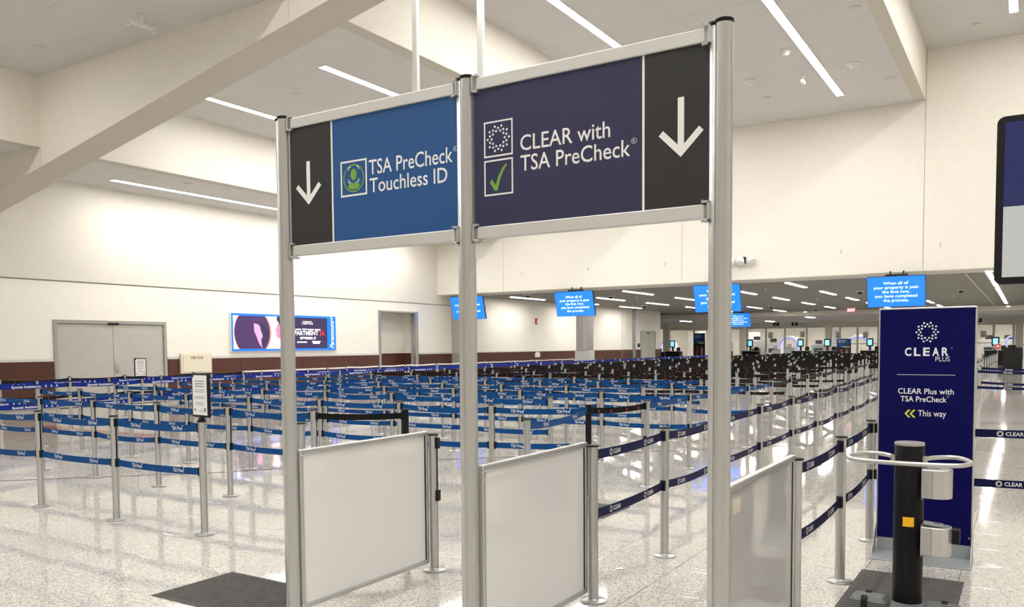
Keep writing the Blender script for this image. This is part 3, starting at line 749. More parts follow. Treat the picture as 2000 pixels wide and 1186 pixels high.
# left panel
mb = L_(MB()); mb.box(-3.715, -3.385, yp, SY + .008, 2.262, 2.945, SIGNBLACK); pb = mb.build('arrow_panel', gs); pb['label'] = 'black panel with a white arrow pointing down, left end'
mb = L_(MB()); mb.box(-3.385, -3.373, yp - .0005, SY + .008, 2.262, 2.945, WHITE); mb.build('divider', gs)
mb = L_(MB()); mb.box(-3.373, -2.492, yp, SY + .008, 2.262, 2.945, SIGNBLUE); pl = mb.build('sign_panel', gs); pl['label'] = 'blue panel with white lettering and a face icon'
def arrow(mb, cx, zt, zb_, w, t, y):
    rect(mb, cx - t / 2, cx + t / 2, zb_ + t * .9, zt, y, WHITE)
    for sgn in (-1, 1):
        a = w / 2; zz = zb_ + a
        k = t * .707
        P = [(cx, zb_), (cx + sgn * a, zz), (cx + sgn * (a - k), zz + k), (cx, zb_ + 2 * k)]
        if sgn < 0: P = P[::-1]
        mb.poly([(p, y - .0003, q) for p, q in P], WHITE)
mb = L_(MB()); arrow(mb, -3.568, 2.742, 2.492, .205, .029, yf); mb.build('arrow', pb)
mb = L_(MB())
def frame(mb, x0, x1, z0, z1, t, y):
    rect(mb, x0, x1, z0, z0 + t, y, WHITE); rect(mb, x0, x1, z1 - t, z1, y, WHITE); rect(mb, x0, x0 + t, z0 + t, z1 - t, y, WHITE); rect(mb, x1 - t, x1, z0 + t, z1 - t, y, WHITE)
frame(mb, -3.313, -3.117, 2.506, 2.704, .010, yf)
ringp(mb, -3.215, 2.605, .070, .078, yf, GREEN)
disc(mb, -3.215, 2.625, .023, .032, yf, GREEN, 20)
mb.poly([(-3.215 + a, yf, 2.605 + b_) for a, b_ in ((-.046, -.045), (-.03, -.058), (0, -.064), (.03, -.058), (.046, -.045), (.036, -.031), (.018, -.022), (0, -.028), (-.018, -.022), (-.036, -.031))], GREEN)
for sx in (-1, 1):
    for sz in (-1, 1):
        x, z = -3.215 + sx * .037, 2.625 + sz * .042
        rect(mb, min(x, x - sx * .015), max(x, x - sx * .015), z - .0025, z + .0025, yf - .0002, WHITE); rect(mb, x - .0025, x + .0025, min(z, z - sz * .017), max(z, z - sz * .017), yf - .0002, WHITE)
mb.build('face_icon', pl)
mb = L_(MB())
text(mb, 'TSA PreCheck', -3.101, -2.530, 2.610, .078, yf, WHITE, .006); ringp(mb, -2.512, 2.675, .0118, .0138, yf, WHITE, 20); textc(mb, 'R', -2.512, 2.668, .013, yf, WHITE, .9, .01)
text(mb, 'Touchless ID', -3.097, -2.565, 2.512, .076, yf, WHITE, .006); mb.build('lettering', pl)
# right panel
mb = L_(MB()); mb.box(-2.396, -1.483, yp, SY + .008, 2.262, 2.945, SIGNNAVY); pr_ = mb.build('sign_panel', gs); pr_['label'] = 'dark navy panel with white lettering, dot ring and tick icons'
mb = L_(MB()); mb.box(-1.483, -1.472, yp - .0005, SY + .008, 2.262, 2.945, WHITE); mb.build('divider', gs)
mb = L_(MB()); mb.box(-1.472, -1.172, yp, SY + .008, 2.262, 2.945, SIGNBLACK); pb2 = mb.build('arrow_panel', gs); pb2['label'] = 'black panel with a white arrow pointing down, right end'
mb = L_(MB()); arrow(mb, -1.302, 2.735, 2.478, .205, .029, yf); mb.build('arrow', pb2)
mb = L_(MB()); frame(mb, -2.335, -2.165, 2.602, 2.778, .008, yf); dotlogo(mb, -2.25, 2.690, .064, yf, WHITE, 10); mb.build('dot_ring_icon', pr_)
mb = L_(MB()); frame(mb, -2.335, -2.165, 2.412, 2.588, .008, yf); check(mb, -2.303, 2.435, .105, .128, yf, GREEN); mb.build('tick_icon', pr_)
mb = L_(MB())
text(mb, 'CLEAR with', -2.122, -1.640, 2.612, .073, yf, WHITE, .006)
text(mb, 'TSA PreCheck', -2.122, -1.540, 2.514, .074, yf, WHITE, .006); ringp(mb, -1.522, 2.578, .0118, .0138, yf, WHITE, 20); textc(mb, 'R', -1.522, 2.571, .013, yf, WHITE, .9, .01)
mb.build('lettering', pr_)

# ------------------------------------------------------------------ white barrier panels behind the sign posts
def barrier(x, y0, y1, label, PANE=PANE):
    t = empty('barrier_panel', (x, y0, 0), 0, label, 'barrier', 'white framed barrier panels')
    L = y1 - y0
    mb = MB(); mb.cbox(-.017, .017, 0, L, 1.008, 1.040, ALU, .005); mb.build('top_rail', t)
    mb = MB(); mb.cbox(-.017, .017, 0, L, .058, .088, ALU, .005); mb.build('bottom_rail', t)
    for a, b_ in ((0, .028), (L - .028, L)):
        mb = MB(); mb.cbox(-.016, .016, a, b_, .088, 1.008, ALU, .004); mb.build('side_frame', t)
    mb = MB(); mb.box(-.004, .004, .028, L - .028, .088, 1.008, PANE); mb.build('pane', t)
    mb = MB(); mb.box(-.006, .0075, L - .036, L - .028, .09, 1.006, BLACK); mb.build('gasket', t)
    return t
barrier(-3.740, SY + .028, 4.765, 'white framed barrier panel behind the left sign post')
barrier(-2.402, SY + .028, 4.705, 'white framed barrier panel behind the middle sign post')
t = barrier(-1.102, SY + .028, 4.705, 'white framed barrier panel behind the right sign post', PANE2)
mb = MB(); mb.box(.0042, .005, .08, .19, .90, .965, CREAM); o = mb.build('paper_note', t); o['label'] = 'blank cream paper stuck to the pane'

# ------------------------------------------------------------------ navy lane board
BX, BY = -.667, 7.07
nb = empty('navy_board', (BX, BY, 0), 0, 'navy board with a white dot ring and lettering on a grey foot', 'sign')
k = 1.0505; LX = lambda x: x * k - BX; LZ = lambda z: EYE + (z - EYE) * k
hw = .328
mb = MB(); mb.cbox(-hw - .012, hw + .012, .004, .05, .10, 1.935, ALU, .006); mb.build('frame', nb)
mb = MB(); mb.box(-hw, hw, -.002, .01, .115, 1.922, NAVY); face = mb.build('panel', nb); yy = -.0032
mb = MB(); dotlogo(mb, LX(-.630), LZ(1.738), .076, yy, WHITE, 10); mb.build('dot_ring', face)
mb = MB(); s_ = 'CLEAR'; xs0, xs1 = LX(-.785), LX(-.480); st = (xs1 - xs0) / 5
for i, ch in enumerate(s_):
    xc = xs0 + st * (i + .5); text(mb, ch, xc - st * .36, xc + st * .36, LZ(1.566), .060, yy, WHITE, .028)
ringp(mb, LX(-.468), LZ(1.621), .004, .005, yy, WHITE, 12)
text(mb, 'PLUS', LX(-.573), LX(-.480), LZ(1.525), .034, yy, WHITE, .0)
rect(mb, LX(-.827), LX(-.442), LZ(1.4235), LZ(1.4265), yy, WHITE)
text(mb, 'CLEAR Plus with', LX(-.818), LX(-.450), LZ(1.284), .041, yy, WHITE, .010)
text(mb, 'TSA PreCheck', LX(-.800), LX(-.495), LZ(1.226), .041, yy, WHITE, .010); ringp(mb, LX(-.486), LZ(1.268), .006, .0075, yy, WHITE, 12)
text(mb, 'This way', LX(-.681), LX(-.496), LZ(1.120), .046, yy, WHITE, .004)
mb.build('lettering', face)
mb = MB()
for q in (0, 1):
    x = LX(-.772) + q * .036; z = LZ(1.136)
    mb.add([(x, yy, z), (x + .027, yy, z - .031), (x + .041, yy, z - .031), (x + .041, yy, z - .026), (x + .016, yy, z), (x + .041, yy, z + .026), (x + .041, yy, z + .031), (x + .027, yy, z + .031)],
           [(0, 1, 2, 3, 4), (0, 4, 5, 6, 7)], LIME)
mb.build('chevrons', face)
mb = MB(); mb.cbox(-hw - .02, hw + .02, -.315, .05, .0, .010, GREYB, .003); mb.cbox(-hw, hw, -.001, .012, .010, .115, GREYB, .002); ft = mb.build('foot_plate', nb)
for sx in (-1, 1):
    mb = MB(); x = sx * (hw + .012); mb.prism([(-.20, .010), (.04, .010), (.04, .22), (-.004, .22)], x - .003, x + .003, GREYB, 'x'); mb.build('gusset', nb)
mb = MB(); mb.lathe(hw - .01, -.004, [(.006, .165), (.006, .18)], CHROME, 10); mb.build('screw', nb)

# ------------------------------------------------------------------ wheeled black column with hand rail and dispensers
CX, CYY = -.59, 5.42
wc = empty('wheeled_column', (CX, CYY, .014), 0, 'black wheeled column with a silver hoop rail and two dispensers', 'stand')
mb = MB(); mb.lathe(0, 0, [(.083, .06), (.083, 1.035), (.080, 1.04)], BLACKG, 32); mb.box(-.004, .004, -.0838, -.080, .1, 1.0, BLACK); mb.build('column', wc, 40)
mb = MB(); mb.lathe(0, 0, [(.083, 1.035), (.084, 1.045), (.081, 1.052), (.02, 1.054)], STEEL, 32); mb.build('top_cap', wc, 40)
def crom(P, n=6):
    out = []
    for i in range(len(P) - 1):
        p0, p1, p2, p3 = (Vector(P[max(i - 1, 0)]), Vector(P[i]), Vector(P[i + 1]), Vector(P[min(i + 2, len(P) - 1)]))
        for q in range(n):
            t_ = q / n; out.append(tuple(.5 * ((2 * p1) + (p2 - p0) * t_ + (2 * p0 - 5 * p1 + 4 * p2 - p3) * t_ ** 2 + (3 * p1 - p0 - 3 * p2 + p3) * t_ ** 3)))
    return out + [P[-1]]
P = [(-.075, -.03, .955), (-.12, .08, .955), (-.20, .15, .955), (-.27, .12, .955), (-.315, .0, .955), (-.325, -.10, .955), (-.28, -.205, .955), (-.16, -.25, .955), (0, -.262, .955)]
P = P + [(-x, y, z) for x, y, z in P[-2::-1]]
mb = MB(); mb.tube(crom(P), .0135, ALU, 12); mb.lathe(-.083, -.03, [(.018, .925), (.018, .975)], STEEL, 10); mb.lathe(.083, -.03, [(.018, .925), (.018, .975)], STEEL, 10)
mb.build('hoop_rail', wc, 50)
def dispenser(z0, z1, opened):
    pr = [(.075, -.095)] + [(.155 + .085 * math.cos(a), -.02 + .085 * math.sin(a)) for a in [math.radians(-70 + 14 * i) for i in range(11)]] + [(.075, .055)]
    pr = [(.075, -.085), (.11, -.10), (.15, -.105), (.19, -.095), (.22, -.07), (.235, -.03), (.232, .01), (.21, .04), (.16, .055), (.075, .055)]
    mb = MB(); c0 = (.155, -.025)
    sh = lambda k_: [(c0[0] + (x - c0[0]) * k_, c0[1] + (y - c0[1]) * k_) for x, y in pr]
    mb.loft([[(x, y, z0) for x, y in sh(.96)], [(x, y, z0 + .005) for x, y in pr], [(x, y, z1 - .005) for x, y in pr], [(x, y, z1) for x, y in sh(.96)]], ALU)
    d_ = mb.build('dispenser', wc, 25)
    mb = MB(); mb.cbox(.066, .078, -.04, .04, z0 - .02, z1 + .005, STEEL, .002); mb.build('bracket', d_)
    mb = MB(); mb.box(.132, .1335, -.108, -.1035, z0 + .006, z1 - .006, GREYP); mb.build('seam', d_)
    mb = MB()
    if opened:
        mb.T = lambda x, y, z: (x, y, z - .10 * (x - .08))
        mb.cbox(.085, .19, -.075, -.01, z1 + .012, z1 + .026, GREYB, .003); mb.cbox(.14, .175, -.06, -.035, z1 + .026, z1 + .029, GREYP, .001)
    else: mb.cbox(.10, .165, -.05, .0, z1, z1 + .010, GREYB, .003)
    mb.build('lid', d_)
    if opened:
        mb = MB(); mb.cbox(.232, .275, -.02, .05, z0 + .07, z1 - .015, BLACK, .004); mb.build('latch_box', d_)
    return d_
d_ = dispenser(.735, .905, False); d_['label'] = 'upper silver dispenser, lid closed'
d_ = dispenser(.395, .565, True); d_['label'] = 'lower silver dispenser with a raised lid'
mb = MB()
for i in range(6):
    a0, a1 = math.radians(-105 + i * 7), math.radians(-105 + (i + 1) * 7)
    mb.add([(.0842 * math.cos(a), .0842 * math.sin(a), z) for a, z in ((a0, .555), (a1, .555), (a1, .612), (a0, .612))], [(0, 1, 2, 3)], YELLOW)
mb.build('yellow_sticker', wc)
mb = MB(); mb.lathe(0, 0, [(.13, .02), (.135, .05), (.12, .075), (.10, .085), (.086, .088)], GREYP, 28)
for (x, y, a) in ((-.20, -.06, 0), (.20, -.06, 0), (0, .16, 0), (0, -.21, 0)):
    q = .105 if abs(x) > 0 else .075
    mb.loft([[(x + sx * q, y + sy * .075, z) for sx, sy in ((-1, -.8), (-.8, -1), (.8, -1), (1, -.8), (1, .8), (.8, 1), (-.8, 1), (-1, .8))] for z in (.02, .085)] +
            [[(x + sx * q * .8, y + sy * .055, .108) for sx, sy in ((-1, -.8), (-.8, -1), (.8, -1), (1, -.8), (1, .8), (.8, 1), (-.8, 1), (-1, .8))]], GREYP)
mb.cbox(-.24, .24, -.11, .0, .02, .06, GREYP, .015); mb.cbox(-.06, .06, -.24, .2, .02, .06, GREYP, .015)
bs = mb.build('base', wc, 40)
for (x, y) in ((-.215, .0), (.205, -.02), (-.22, -.13), (.22, -.13)):
    mb = MB(); pr = [(y + .036 * math.cos(2 * math.pi * i / 16), .060 + .062 * math.sin(2 * math.pi * i / 16)) for i in range(16)]
    mb.prism(pr, x - .016, x + .016, BLACK, 'x'); mb.build('wheel', bs, 40)

# ------------------------------------------------------------------ mats and small things on the floor
def mat_(x0, x1, y0, y1, label, nub):
    t = empty('rubber_mat', ((x0 + x1) / 2, (y0 + y1) / 2, 0), 0, label, 'mat'); hx, hy = (x1 - x0) / 2, (y1 - y0) / 2
    mb = MB(); mb.loft([[(sx * hx, sy * hy, 0) for sx, sy in ((-1, -1), (1, -1), (1, 1), (-1, 1))], [(sx * hx, sy * hy, .003) for sx, sy in ((-1, -1), (1, -1), (1, 1), (-1, 1))],
                        [(sx * (hx - .035), sy * (hy - .035), .012) for sx, sy in ((-1, -1), (1, -1), (1, 1), (-1, 1))]], RUBBER)
    mb.build('sheet', t)
    if nub:
        mb = MB(); s = .0235; x = -hx + .045
        while x < hx - .05:
            y = -hy + .045
            while y < hy - .05:
                mb.loft([[(x + a * .009, y + b_ * .009, .0118) for a, b_ in ((-1, -1), (1, -1), (1, 1), (-1, 1))], [(x + a * .005, y + b_ * .005, .0155) for a, b_ in ((-1, -1), (1, -1), (1, 1), (-1, 1))]], RUBBER); y += s
            x += s
        tag(mb.build('tread', t), kind='stuff')
    return t
mat_(-4.97, -3.98, 3.32, 3.99, 'dark grey studded rubber mat on the floor left of the left sign post', True)
mat_(-1.0, -.34, 5.36, 6.41, 'flat dark grey mat under the wheeled black column', False)
t = mat_(-4.35, -3.42, 7.05, 7.72, 'grey mat on the floor behind the middle white panel', False)
for (x, y, r_, lb) in ((-7.26, 4.55, .08, 'round steel floor cover beside a post of the front row'), (-.19, 7.0, .075, 'round steel floor cover right of the navy board')):
    mb = MB(); mb.lathe(x, y, [(r_, 0), (r_, .002), (r_ - .006, .004), (.004, .004)], ALU, 24); tag(mb.build('floor_cover', None, 30), lb, 'floor cover', 'round floor covers')
mb = MB(); mb.add([(0, 0, .002), (.05, .01, .012), (.06, .035, .003), (.035, .03, .016), (.0, .03, .004)], [(0, 1, 3, 4), (1, 2, 3)], PAPER); tag(mb.build('paper_scrap', None, None, (-2.56, 5.48, 0)), 'crumpled white paper scrap on the floor by the navy belts', 'paper')

# ------------------------------------------------------------------ notice frames on posts
def notice(x, y, z0, w, h, rz, label, tilt=0.0):
    t = empty('notice_frame', (x, y, z0), rz, label, 'sign')
    mb = MB(); mb.cbox(-w / 2, w / 2, -.012, .016, .03, .03 + h, BLACK, .006); mb.lathe(0, .002, [(.03, -.002), (.03, .02), (.018, .03)], BLACK, 16); mb.build('frame', t, 40)
    mb = MB(); a, b_ = w / 2 - .018, .03 + .02; c_ = .03 + h - .018
    mb.poly([(-a, -.0126, b_), (a, -.0126, b_), (a, -.0126, c_), (-a + .03, -.0126, c_), (-a, -.0126, c_ - .03)], PAPER); s_ = mb.build('sheet', t)
    mb = MB(); rng = random.Random(3); y_ = -.0134
    H = c_ - b_
    for (f0, n, wd, hh, M) in ((.84, 3, .62, .012, TXTGREY), (.62, 2, .66, .008, TXTGREY), (.46, 2, .70, .008, TXTGREY), (.30, 2, .5, .008, TXTGREY)):
        for i in range(n):
            z = b_ + H * f0 - i * hh * 1.9; x_ = -a * wd
            while x_ < a * wd:
                l_ = rng.uniform(.010, .024); rect(mb, x_, min(x_ + l_, a * wd), z, z + hh * .55, y_, M); x_ += l_ + .004
    ringp(mb, -a * .68, b_ + .045, .008, .014, y_, BLACK, 14); rect(mb, -a * .1, a * .5, b_ + .035, b_ + .039, y_, TXTGREY); rect(mb, a * .6, a * .78, b_ + .03, b_ + .065, y_, TXTGREY)
    mb.build('printing', s_)
    return t
notice(-6.19, 4.68, PH, .262, .39, -.10, 'black framed white notice on the right end post of the front row')
notice(-16.40, 10.87, PH, .25, .41, 1.25, 'small black framed notice in front of the wide double door')

# ------------------------------------------------------------------ wall fittings
mb = MB(); t = empty('hose_cabinet', (XW + .047, 16.58, .86), 0, 'cream fire hose cabinet with dark red lettering on the left wall', 'cabinet')
mb.cbox(0, .09, 0, 1.17, 0, .64, CREAM, .01); mb.build('body', t)
mb = MB(); mb.cbox(.088, .105, .07, 1.10, .05, .59, CREAM, .006); d_ = mb.build('door', t)
mb = MB(); text(mb, 'FIRE HOSE', .36, .82, .46, .085, .1056, TXTRED, .02, '+x'); mb.build('lettering', d_)
# lit advert
AY0, AZ0, AW, AH = 18.58, 1.545, 4.99, 1.325
AMAP = lambda x, y, z: (x, y / (1 + .15 * (AW - y) / AW), z)      # the artwork's own spacing along the panel
ad = empty('advert_lightbox', (XW, AY0, AZ0), 0, 'lit advertising panel with a blue border on the left wall', 'advert')
mb = MB(); mb.cbox(0, .10, 0, AW, 0, AH, WHITEP, .01); mb.build('housing', ad)
mb = MB(); mb.box(.10, .104, .015, AW - .015, .015, AH - .015, ADB); fc = mb.build('face', ad); X_ = .1046; SD = '+x'
mb = MB(); mb.T = AMAP; rect(mb, .10, 2.62, .09, AH - .09, X_, ADW, SD); rect(mb, 2.62, AW - .42, .09, AH - .09, X_, ADD, SD)
def disc2(mb, cx, cz, rx, rz, x, M, lim0, lim1, y0, n=40):
    ps = [(max(y0, cx + rx * math.cos(2 * math.pi * i / n)), min(lim1, max(lim0, cz + rz * math.sin(2 * math.pi * i / n)))) for i in range(n)]
    mb.poly([(x, p, q) for p, q in ps], M)
disc2(mb, 1.02, AH / 2, .90, .87, X_ + .0006, ADR, .09, AH - .09, .10, 64); disc2(mb, 1.00, AH / 2, .85, .84, X_ + .0012, ADP, .09, AH - .09, .10, 64)
for P_, M_, e_ in (
    (((1.08, .98), (1.30, .94), (1.38, .86), (1.40, .74), (1.47, .62), (1.50, .52), (1.42, .40), (1.44, .22), (1.46, .10), (1.30, .30), (1.20, .52), (1.10, .70)), ADM, .0018),
    (((1.36, 1.00), (1.50, .98), (1.72, .80), (1.78, .56), (1.66, .38), (1.52, .14), (1.44, .22), (1.43, .42), (1.50, .53), (1.44, .70)), ADD, .0024),
    (((2.62, .45), (2.26, .46), (2.16, .49), (2.17, .56), (2.12, .60), (2.16, .66), (2.08, .74), (2.17, .86), (2.19, .95), (2.30, 1.04), (2.62, 1.04)), ADK, .0012),
    (((2.18, 1.235), (2.17, 1.10), (2.28, 1.00), (2.34, .84), (2.44, .74), (2.52, .58), (2.62, .52), (2.62, 1.235)), ADD, .0018),
    (((2.30, .46), (2.62, .46), (2.62, .09), (2.40, .09), (2.36, .24)), ADL, .0012)):
    mb.poly([(X_ + e_, p, q) for p, q in P_], M_)
mb.build('picture', fc)
mb = MB(); mb.T = AMAP; X2 = X_ + .001
text(mb, 'APARTMENT', 2.84, 4.14, .585, .15, X2, ADT, .02, SD); text(mb, '7A', 4.20, 4.44, .56, .19, X2, ADRED, .01, SD); text(mb, 'SEPTEMBER 27', 3.27, 4.03, .43, .085, X2, ADT, .02, SD)
text(mb, 'A QUIET PLACE', 3.36, 3.89, .985, .06, X2, ADT, .01, SD); rect(mb, 3.42, 3.84, 1.07, 1.10, X2, ADT, SD)
rng = random.Random(5)
for x0, x1, z in ((3.05, 3.32, .77), (3.38, 3.58, .78), (3.62, 3.92, .77), (3.97, 4.24, .77), (3.12, 3.60, .30), (3.84, 4.24, .32), (3.88, 4.20, .26)): rect(mb, x0, x1, z, z + .045, X2, ADT, SD)
rect(mb, 3.12, 4.2, .14, .17, X2, ADP, SD)
mb.build('lettering', fc)
mb = MB(); vs, fs = glyphs('Paramount+', .0); w_ = max(p[0] for p in vs) - min(p[0] for p in vs); a_ = min(p[0] for p in vs); su = 1.18 / w_
mb.add([(X2, AW - .13 - p[1] * .30, .08 + (p[0] - a_) * su + p[1] * .10) for p in vs], fs, ADT); mb.build('brand_lettering', fc)
# small fittings
def fit(name, x, y, z, sx, sy, sz, M, label, cat, group=None):
    mb = MB(); mb.cbox(0, sx, -sy / 2, sy / 2, -sz / 2, sz / 2, M, min(sx, sy, sz) * .25); return tag(mb.build(name, None, None, (x, y, z)), label, cat, group)
t = empty('fire_alarm', (X2W, 37.95, 2.97), 0, 'red fire alarm strobe on the cream wall of the low hall', 'alarm')
mb = MB(); mb.cbox(0, .06, -.09, .09, -.16, .16, REDM, .015); mb.build('body', t); mb = MB(); mb.cbox(.06, .09, -.05, .05, -.09, .02, WHITEP, .01); mb.build('strobe_lens', t)
t = empty('wall_plaque', (X2W + .036, 38.0, 1.18), 0, 'small gold and white plaque on the brown dado of the low hall', 'plaque')
mb = MB(); mb.cbox(0, .04, -.26, .26, -.12, .10, CREAM, .01); mb.build('plate', t); mb = MB(); mb.cbox(0, .05, -.16, .16, .10, .15, WHITEP, .01); mb.build('hood', t)
t = empty('card_reader', (X2W, 51.6, 1.65), 0, 'black card reader left of the far double door', 'reader'); mb = MB(); mb.cbox(0, .05, -.16, .16, -.12, .12, BLACK, .01); mb.build('body', t); mb = MB(); mb.cbox(.05, .055, -.1, .1, .02, .08, GREYP, .001); mb.build('screen', t)
for i, (x, z) in enumerate(((-18.45, 4.75), (-15.27, 4.77), (-11.98, 4.76), (-5.54, 4.84), (-2.49, 4.83))):
    t = empty('wall_socket', (x, YF, z), 0, 'small white socket plate on the wall over the opening, %s from the left' % ORD[i + 1], 'socket', 'socket plates on the wall over the opening')
    mb = MB(); mb.cbox(-.05, .05, -.012, 0, -.08, .08, WHITEP, .003); mb.build('plate', t)
    mb = MB(); mb.box(-.018, .018, -.0135, -.011, .02, .05, GREYP); mb.box(-.018, .018, -.0135, -.011, -.05, -.02, GREYP); mb.build('outlet', t)
t = empty('wall_floodlight', (-8.95, YF, 4.73), 0, 'cluster of three white floodlight heads on the wall over the opening', 'floodlight')
mb = MB(); mb.cbox(-.12, .12, -.10, 0, -.12, .12, BLACK, .01); mb.build('bracket', t)
for x, rz in ((-.36, .6), (-.03, 0), (.34, -.6)):
    mb = MB(); mb.lathe(0, 0, [(.06, .14), (.13, .02), (.16, -.14), (.14, -.15)], WHITE, 14); o = mb.build('lamp_head', t, 40, (x, -.16, .0)); o.rotation_euler = (-.5, rz, 0)

# ------------------------------------------------------------------ blue message screens
def tv(x, y, z, w, h, label, tilt=.27):
    t = empty('message_screen', (x, y, z), 0, label, 'screen', 'blue message screens'); t.rotation_euler = (-tilt, 0, 0) if False else (0, 0, 0)
    R = Matrix.Rotation(tilt, 4, 'X')
    def T(a, b_, c_): v = R @ Vector((a, b_, c_)); return (v.x, v.y, v.z)
    mb = MB(); mb.T = T; mb.cbox(-w / 2, w / 2, 0, .07, -h / 2, h / 2, BLACK, .006); mb.build('housing', t)
    mb = MB(); mb.T = T; mb.box(-w / 2 + .012, w / 2 - .012, -.003, .001, -h / 2 + .012, h / 2 - .012, TVB); s_ = mb.build('display', t)
    mb = MB(); mb.T = T
    gw = lambda q: max(p[0] for p in glyphs(q, .012)[0]) - min(p[0] for p in glyphs(q, .012)[0])
    k_ = .77 * w / gw('your property is past')
    for i, ln in enumerate(('When all of', 'your property is past', 'the first row,', 'you have completed', 'the process.')):
        text(mb, ln, -gw(ln) * k_ / 2, gw(ln) * k_ / 2, h * (.235 - .140 * i), h * .092, -.0045, TVT, .012)
    mb.build('lettering', s_)
    mb = MB(); mb.cbox(-.35, .35, .06, .16, h / 2 - .2, h / 2 + .06, BLACK, .01); mb.tube([(-.2, .12, h / 2), (-.2, .2, 4.06 - z)], .025, BLACK, 8); mb.tube([(.2, .12, h / 2), (.2, .2, 4.06 - z)], .025, BLACK, 8); mb.build('mount', t)
    return t
for i, (x, lb) in enumerate(((-21.15, 'blue message screen under the wall over the opening, leftmost, behind the middle sign post'), (-15.80, 'blue message screen above the steel column'), (-9.83, 'blue message screen behind the right sign post, nearer of the two there'), (-3.77, 'blue message screen above the navy board'))):
    tv(x, 30.02, 3.37, 1.77, 1.04, lb)
tv(-17.3, 57.5, 3.36, 1.7, .98, 'small far blue message screen beside the right sign post', .2)

# ------------------------------------------------------------------ steel clad column in the low hall
t = empty('steel_column', (-17.5, 34.35, 0), 0, 'square steel clad column with a wider plinth below a blue screen', 'column')
mb = MB(); mb.cbox(-.36, .26, -.30, .30, 1.42, 4.1, STEEL, .02)
for x in (-.2, -.06): mb.box(x, x + .02, -.306, -.29, 1.42, 4.05, GREYP)
mb.build('shaft', t); mb = MB(); mb.cbox(-.40, .30, -.34, .34, 0, 1.42, ALUF, .02); mb.build('plinth', t)

# ------------------------------------------------------------------ ceiling fittings
def cfit(kind, x, y, z, label):
    t = empty(kind, (x, y, z), 0, label, 'dome camera' if kind == 'dome_camera' else ('detector' if kind == 'smoke_detector' else 'sprinkler'), None)
    if kind == 'dome_camera':
        mb = MB(); mb.lathe(0, 0, [(.17, 0), (.18, -.015), (.17, -.03), (.11, -.04)], WHITEP, 20); mb.build('ring', t, 40)
        mb = MB(); mb.lathe(0, 0, [(.105, -.035), (.095, -.085), (.06, -.125), (.02, -.14)], WHITEP if z > 5 else BLACK, 16); mb.build('dome', t, 60)
    elif kind == 'smoke_detector':
        mb = MB(); mb.lathe(0, 0, [(.13, 0), (.13, -.02), (.08, -.035), (.02, -.036)], TRIM, 18); mb.build('body', t, 40)
    else:
        mb = MB(); mb.lathe(0, 0, [(.05, 0), (.05, -.01), (.02, -.012), (.02, -.06), (.045, -.065), (.045, -.075)], WHITEP, 12); mb.build('body', t, 40)
    return t
cfit('dome_camera', -5.72, 23.1, ZC[2], 'white dome camera left of the strip light right of the navy sign')
cfit('dome_camera', -4.38, 25.2, ZC[2], 'round white dome camera right of the strip light, near the step')
cfit('dome_camera', -7.26, 25.1, ZC[2], 'round white dome fitting right of the navy sign\'s right post')
for x, y, z, lb in ((-3.66, 27.2, ZC[2], 'small round detector in the third bay near the far wall'), (-3.64, 21.1, ZC[2], 'small round detector in the third bay near the top of the photo'), (-7.28, 27.1, ZC[2], 'small round detector low beside the right sign post'),
                    (-15.57, 14.8, ZC[1], 'small round detector above the blue sign panel'), (-17.6, 9.6, ZC[1], 'small round detector in the shaded ceiling at the upper left'), (-20.4, 15.2, ZC[0], 'small round detector between the left strip light and the step'),
                    (-1.5, 28.6, ZC[3], 'small round detector in the rightmost bay')):
    cfit('smoke_detector', x, y, z, lb)
t = empty('ceiling_camera', (-5.80, 25.5, ZC[2]), 0, 'small white ceiling camera on a stub arm between the domes', 'camera')
mb = MB(); mb.lathe(0, 0, [(.06, 0), (.06, -.02), (.025, -.03), (.025, -.14)], WHITEP, 12); mb.build('stem', t, 40); mb = MB(); mb.cbox(-.05, .05, -.18, .12, -.24, -.14, WHITE, .02); mb.build('camera_body', t)
t = empty('emergency_light', (-14.30, 9.72, ZC[1]), 1.57, 'white emergency light bar hung from the upper left ceiling', 'emergency light')
mb = MB(); mb.cbox(-.03, .03, -.03, .03, -.17, 0, WHITEP, .006); mb.build('stem', t); mb = MB(); mb.cbox(-.30, .30, -.03, .03, -.24, -.17, WHITEP, .01); mb.build('bar', t)
for x in (-.26, .26): mb = MB(); mb.lathe(x, 0, [(.03, -.24), (.045, -.28), (.04, -.29)], WHITEP, 12); mb.build('lamp_head', t, 40)
mb = MB(); mb.tube([(.03, 0, -.01), (.10, .01, -.18)], .006, WHITEP, 6); mb.build('cable', t)
for i, (x, y) in enumerate(((-19.6, 32.6), (-17.0, 36.0), (-11.6, 33.2), (-13.6, 52), (-12.3, 58.5), (-19.5, 46), (-6.5, 40), (-2.6, 42))):
    cfit('dome_camera', x, y, 4.02, 'black dome camera under the slatted ceiling, ' + ['beside the leftmost blue screen', 'left of the steel column\'s screen', 'left of the screen behind the right sign post', 'above the far white door', 'left of the red exit sign', 'above the far beige door', 'right of the upper light row', 'right of the fourth screen'][i])
for i, (x, y) in enumerate(((-16.5, 38), (-13.0, 41), (-9.5, 35.4), (-9.4, 45), (-6.6, 50), (-3.4, 35), (-3.2, 47), (-14.0, 47))):
    cfit('sprinkler', x, y, 4.02, 'small white sprinkler under the slatted ceiling, %s from the opening and camera' % ORD[i + 1])

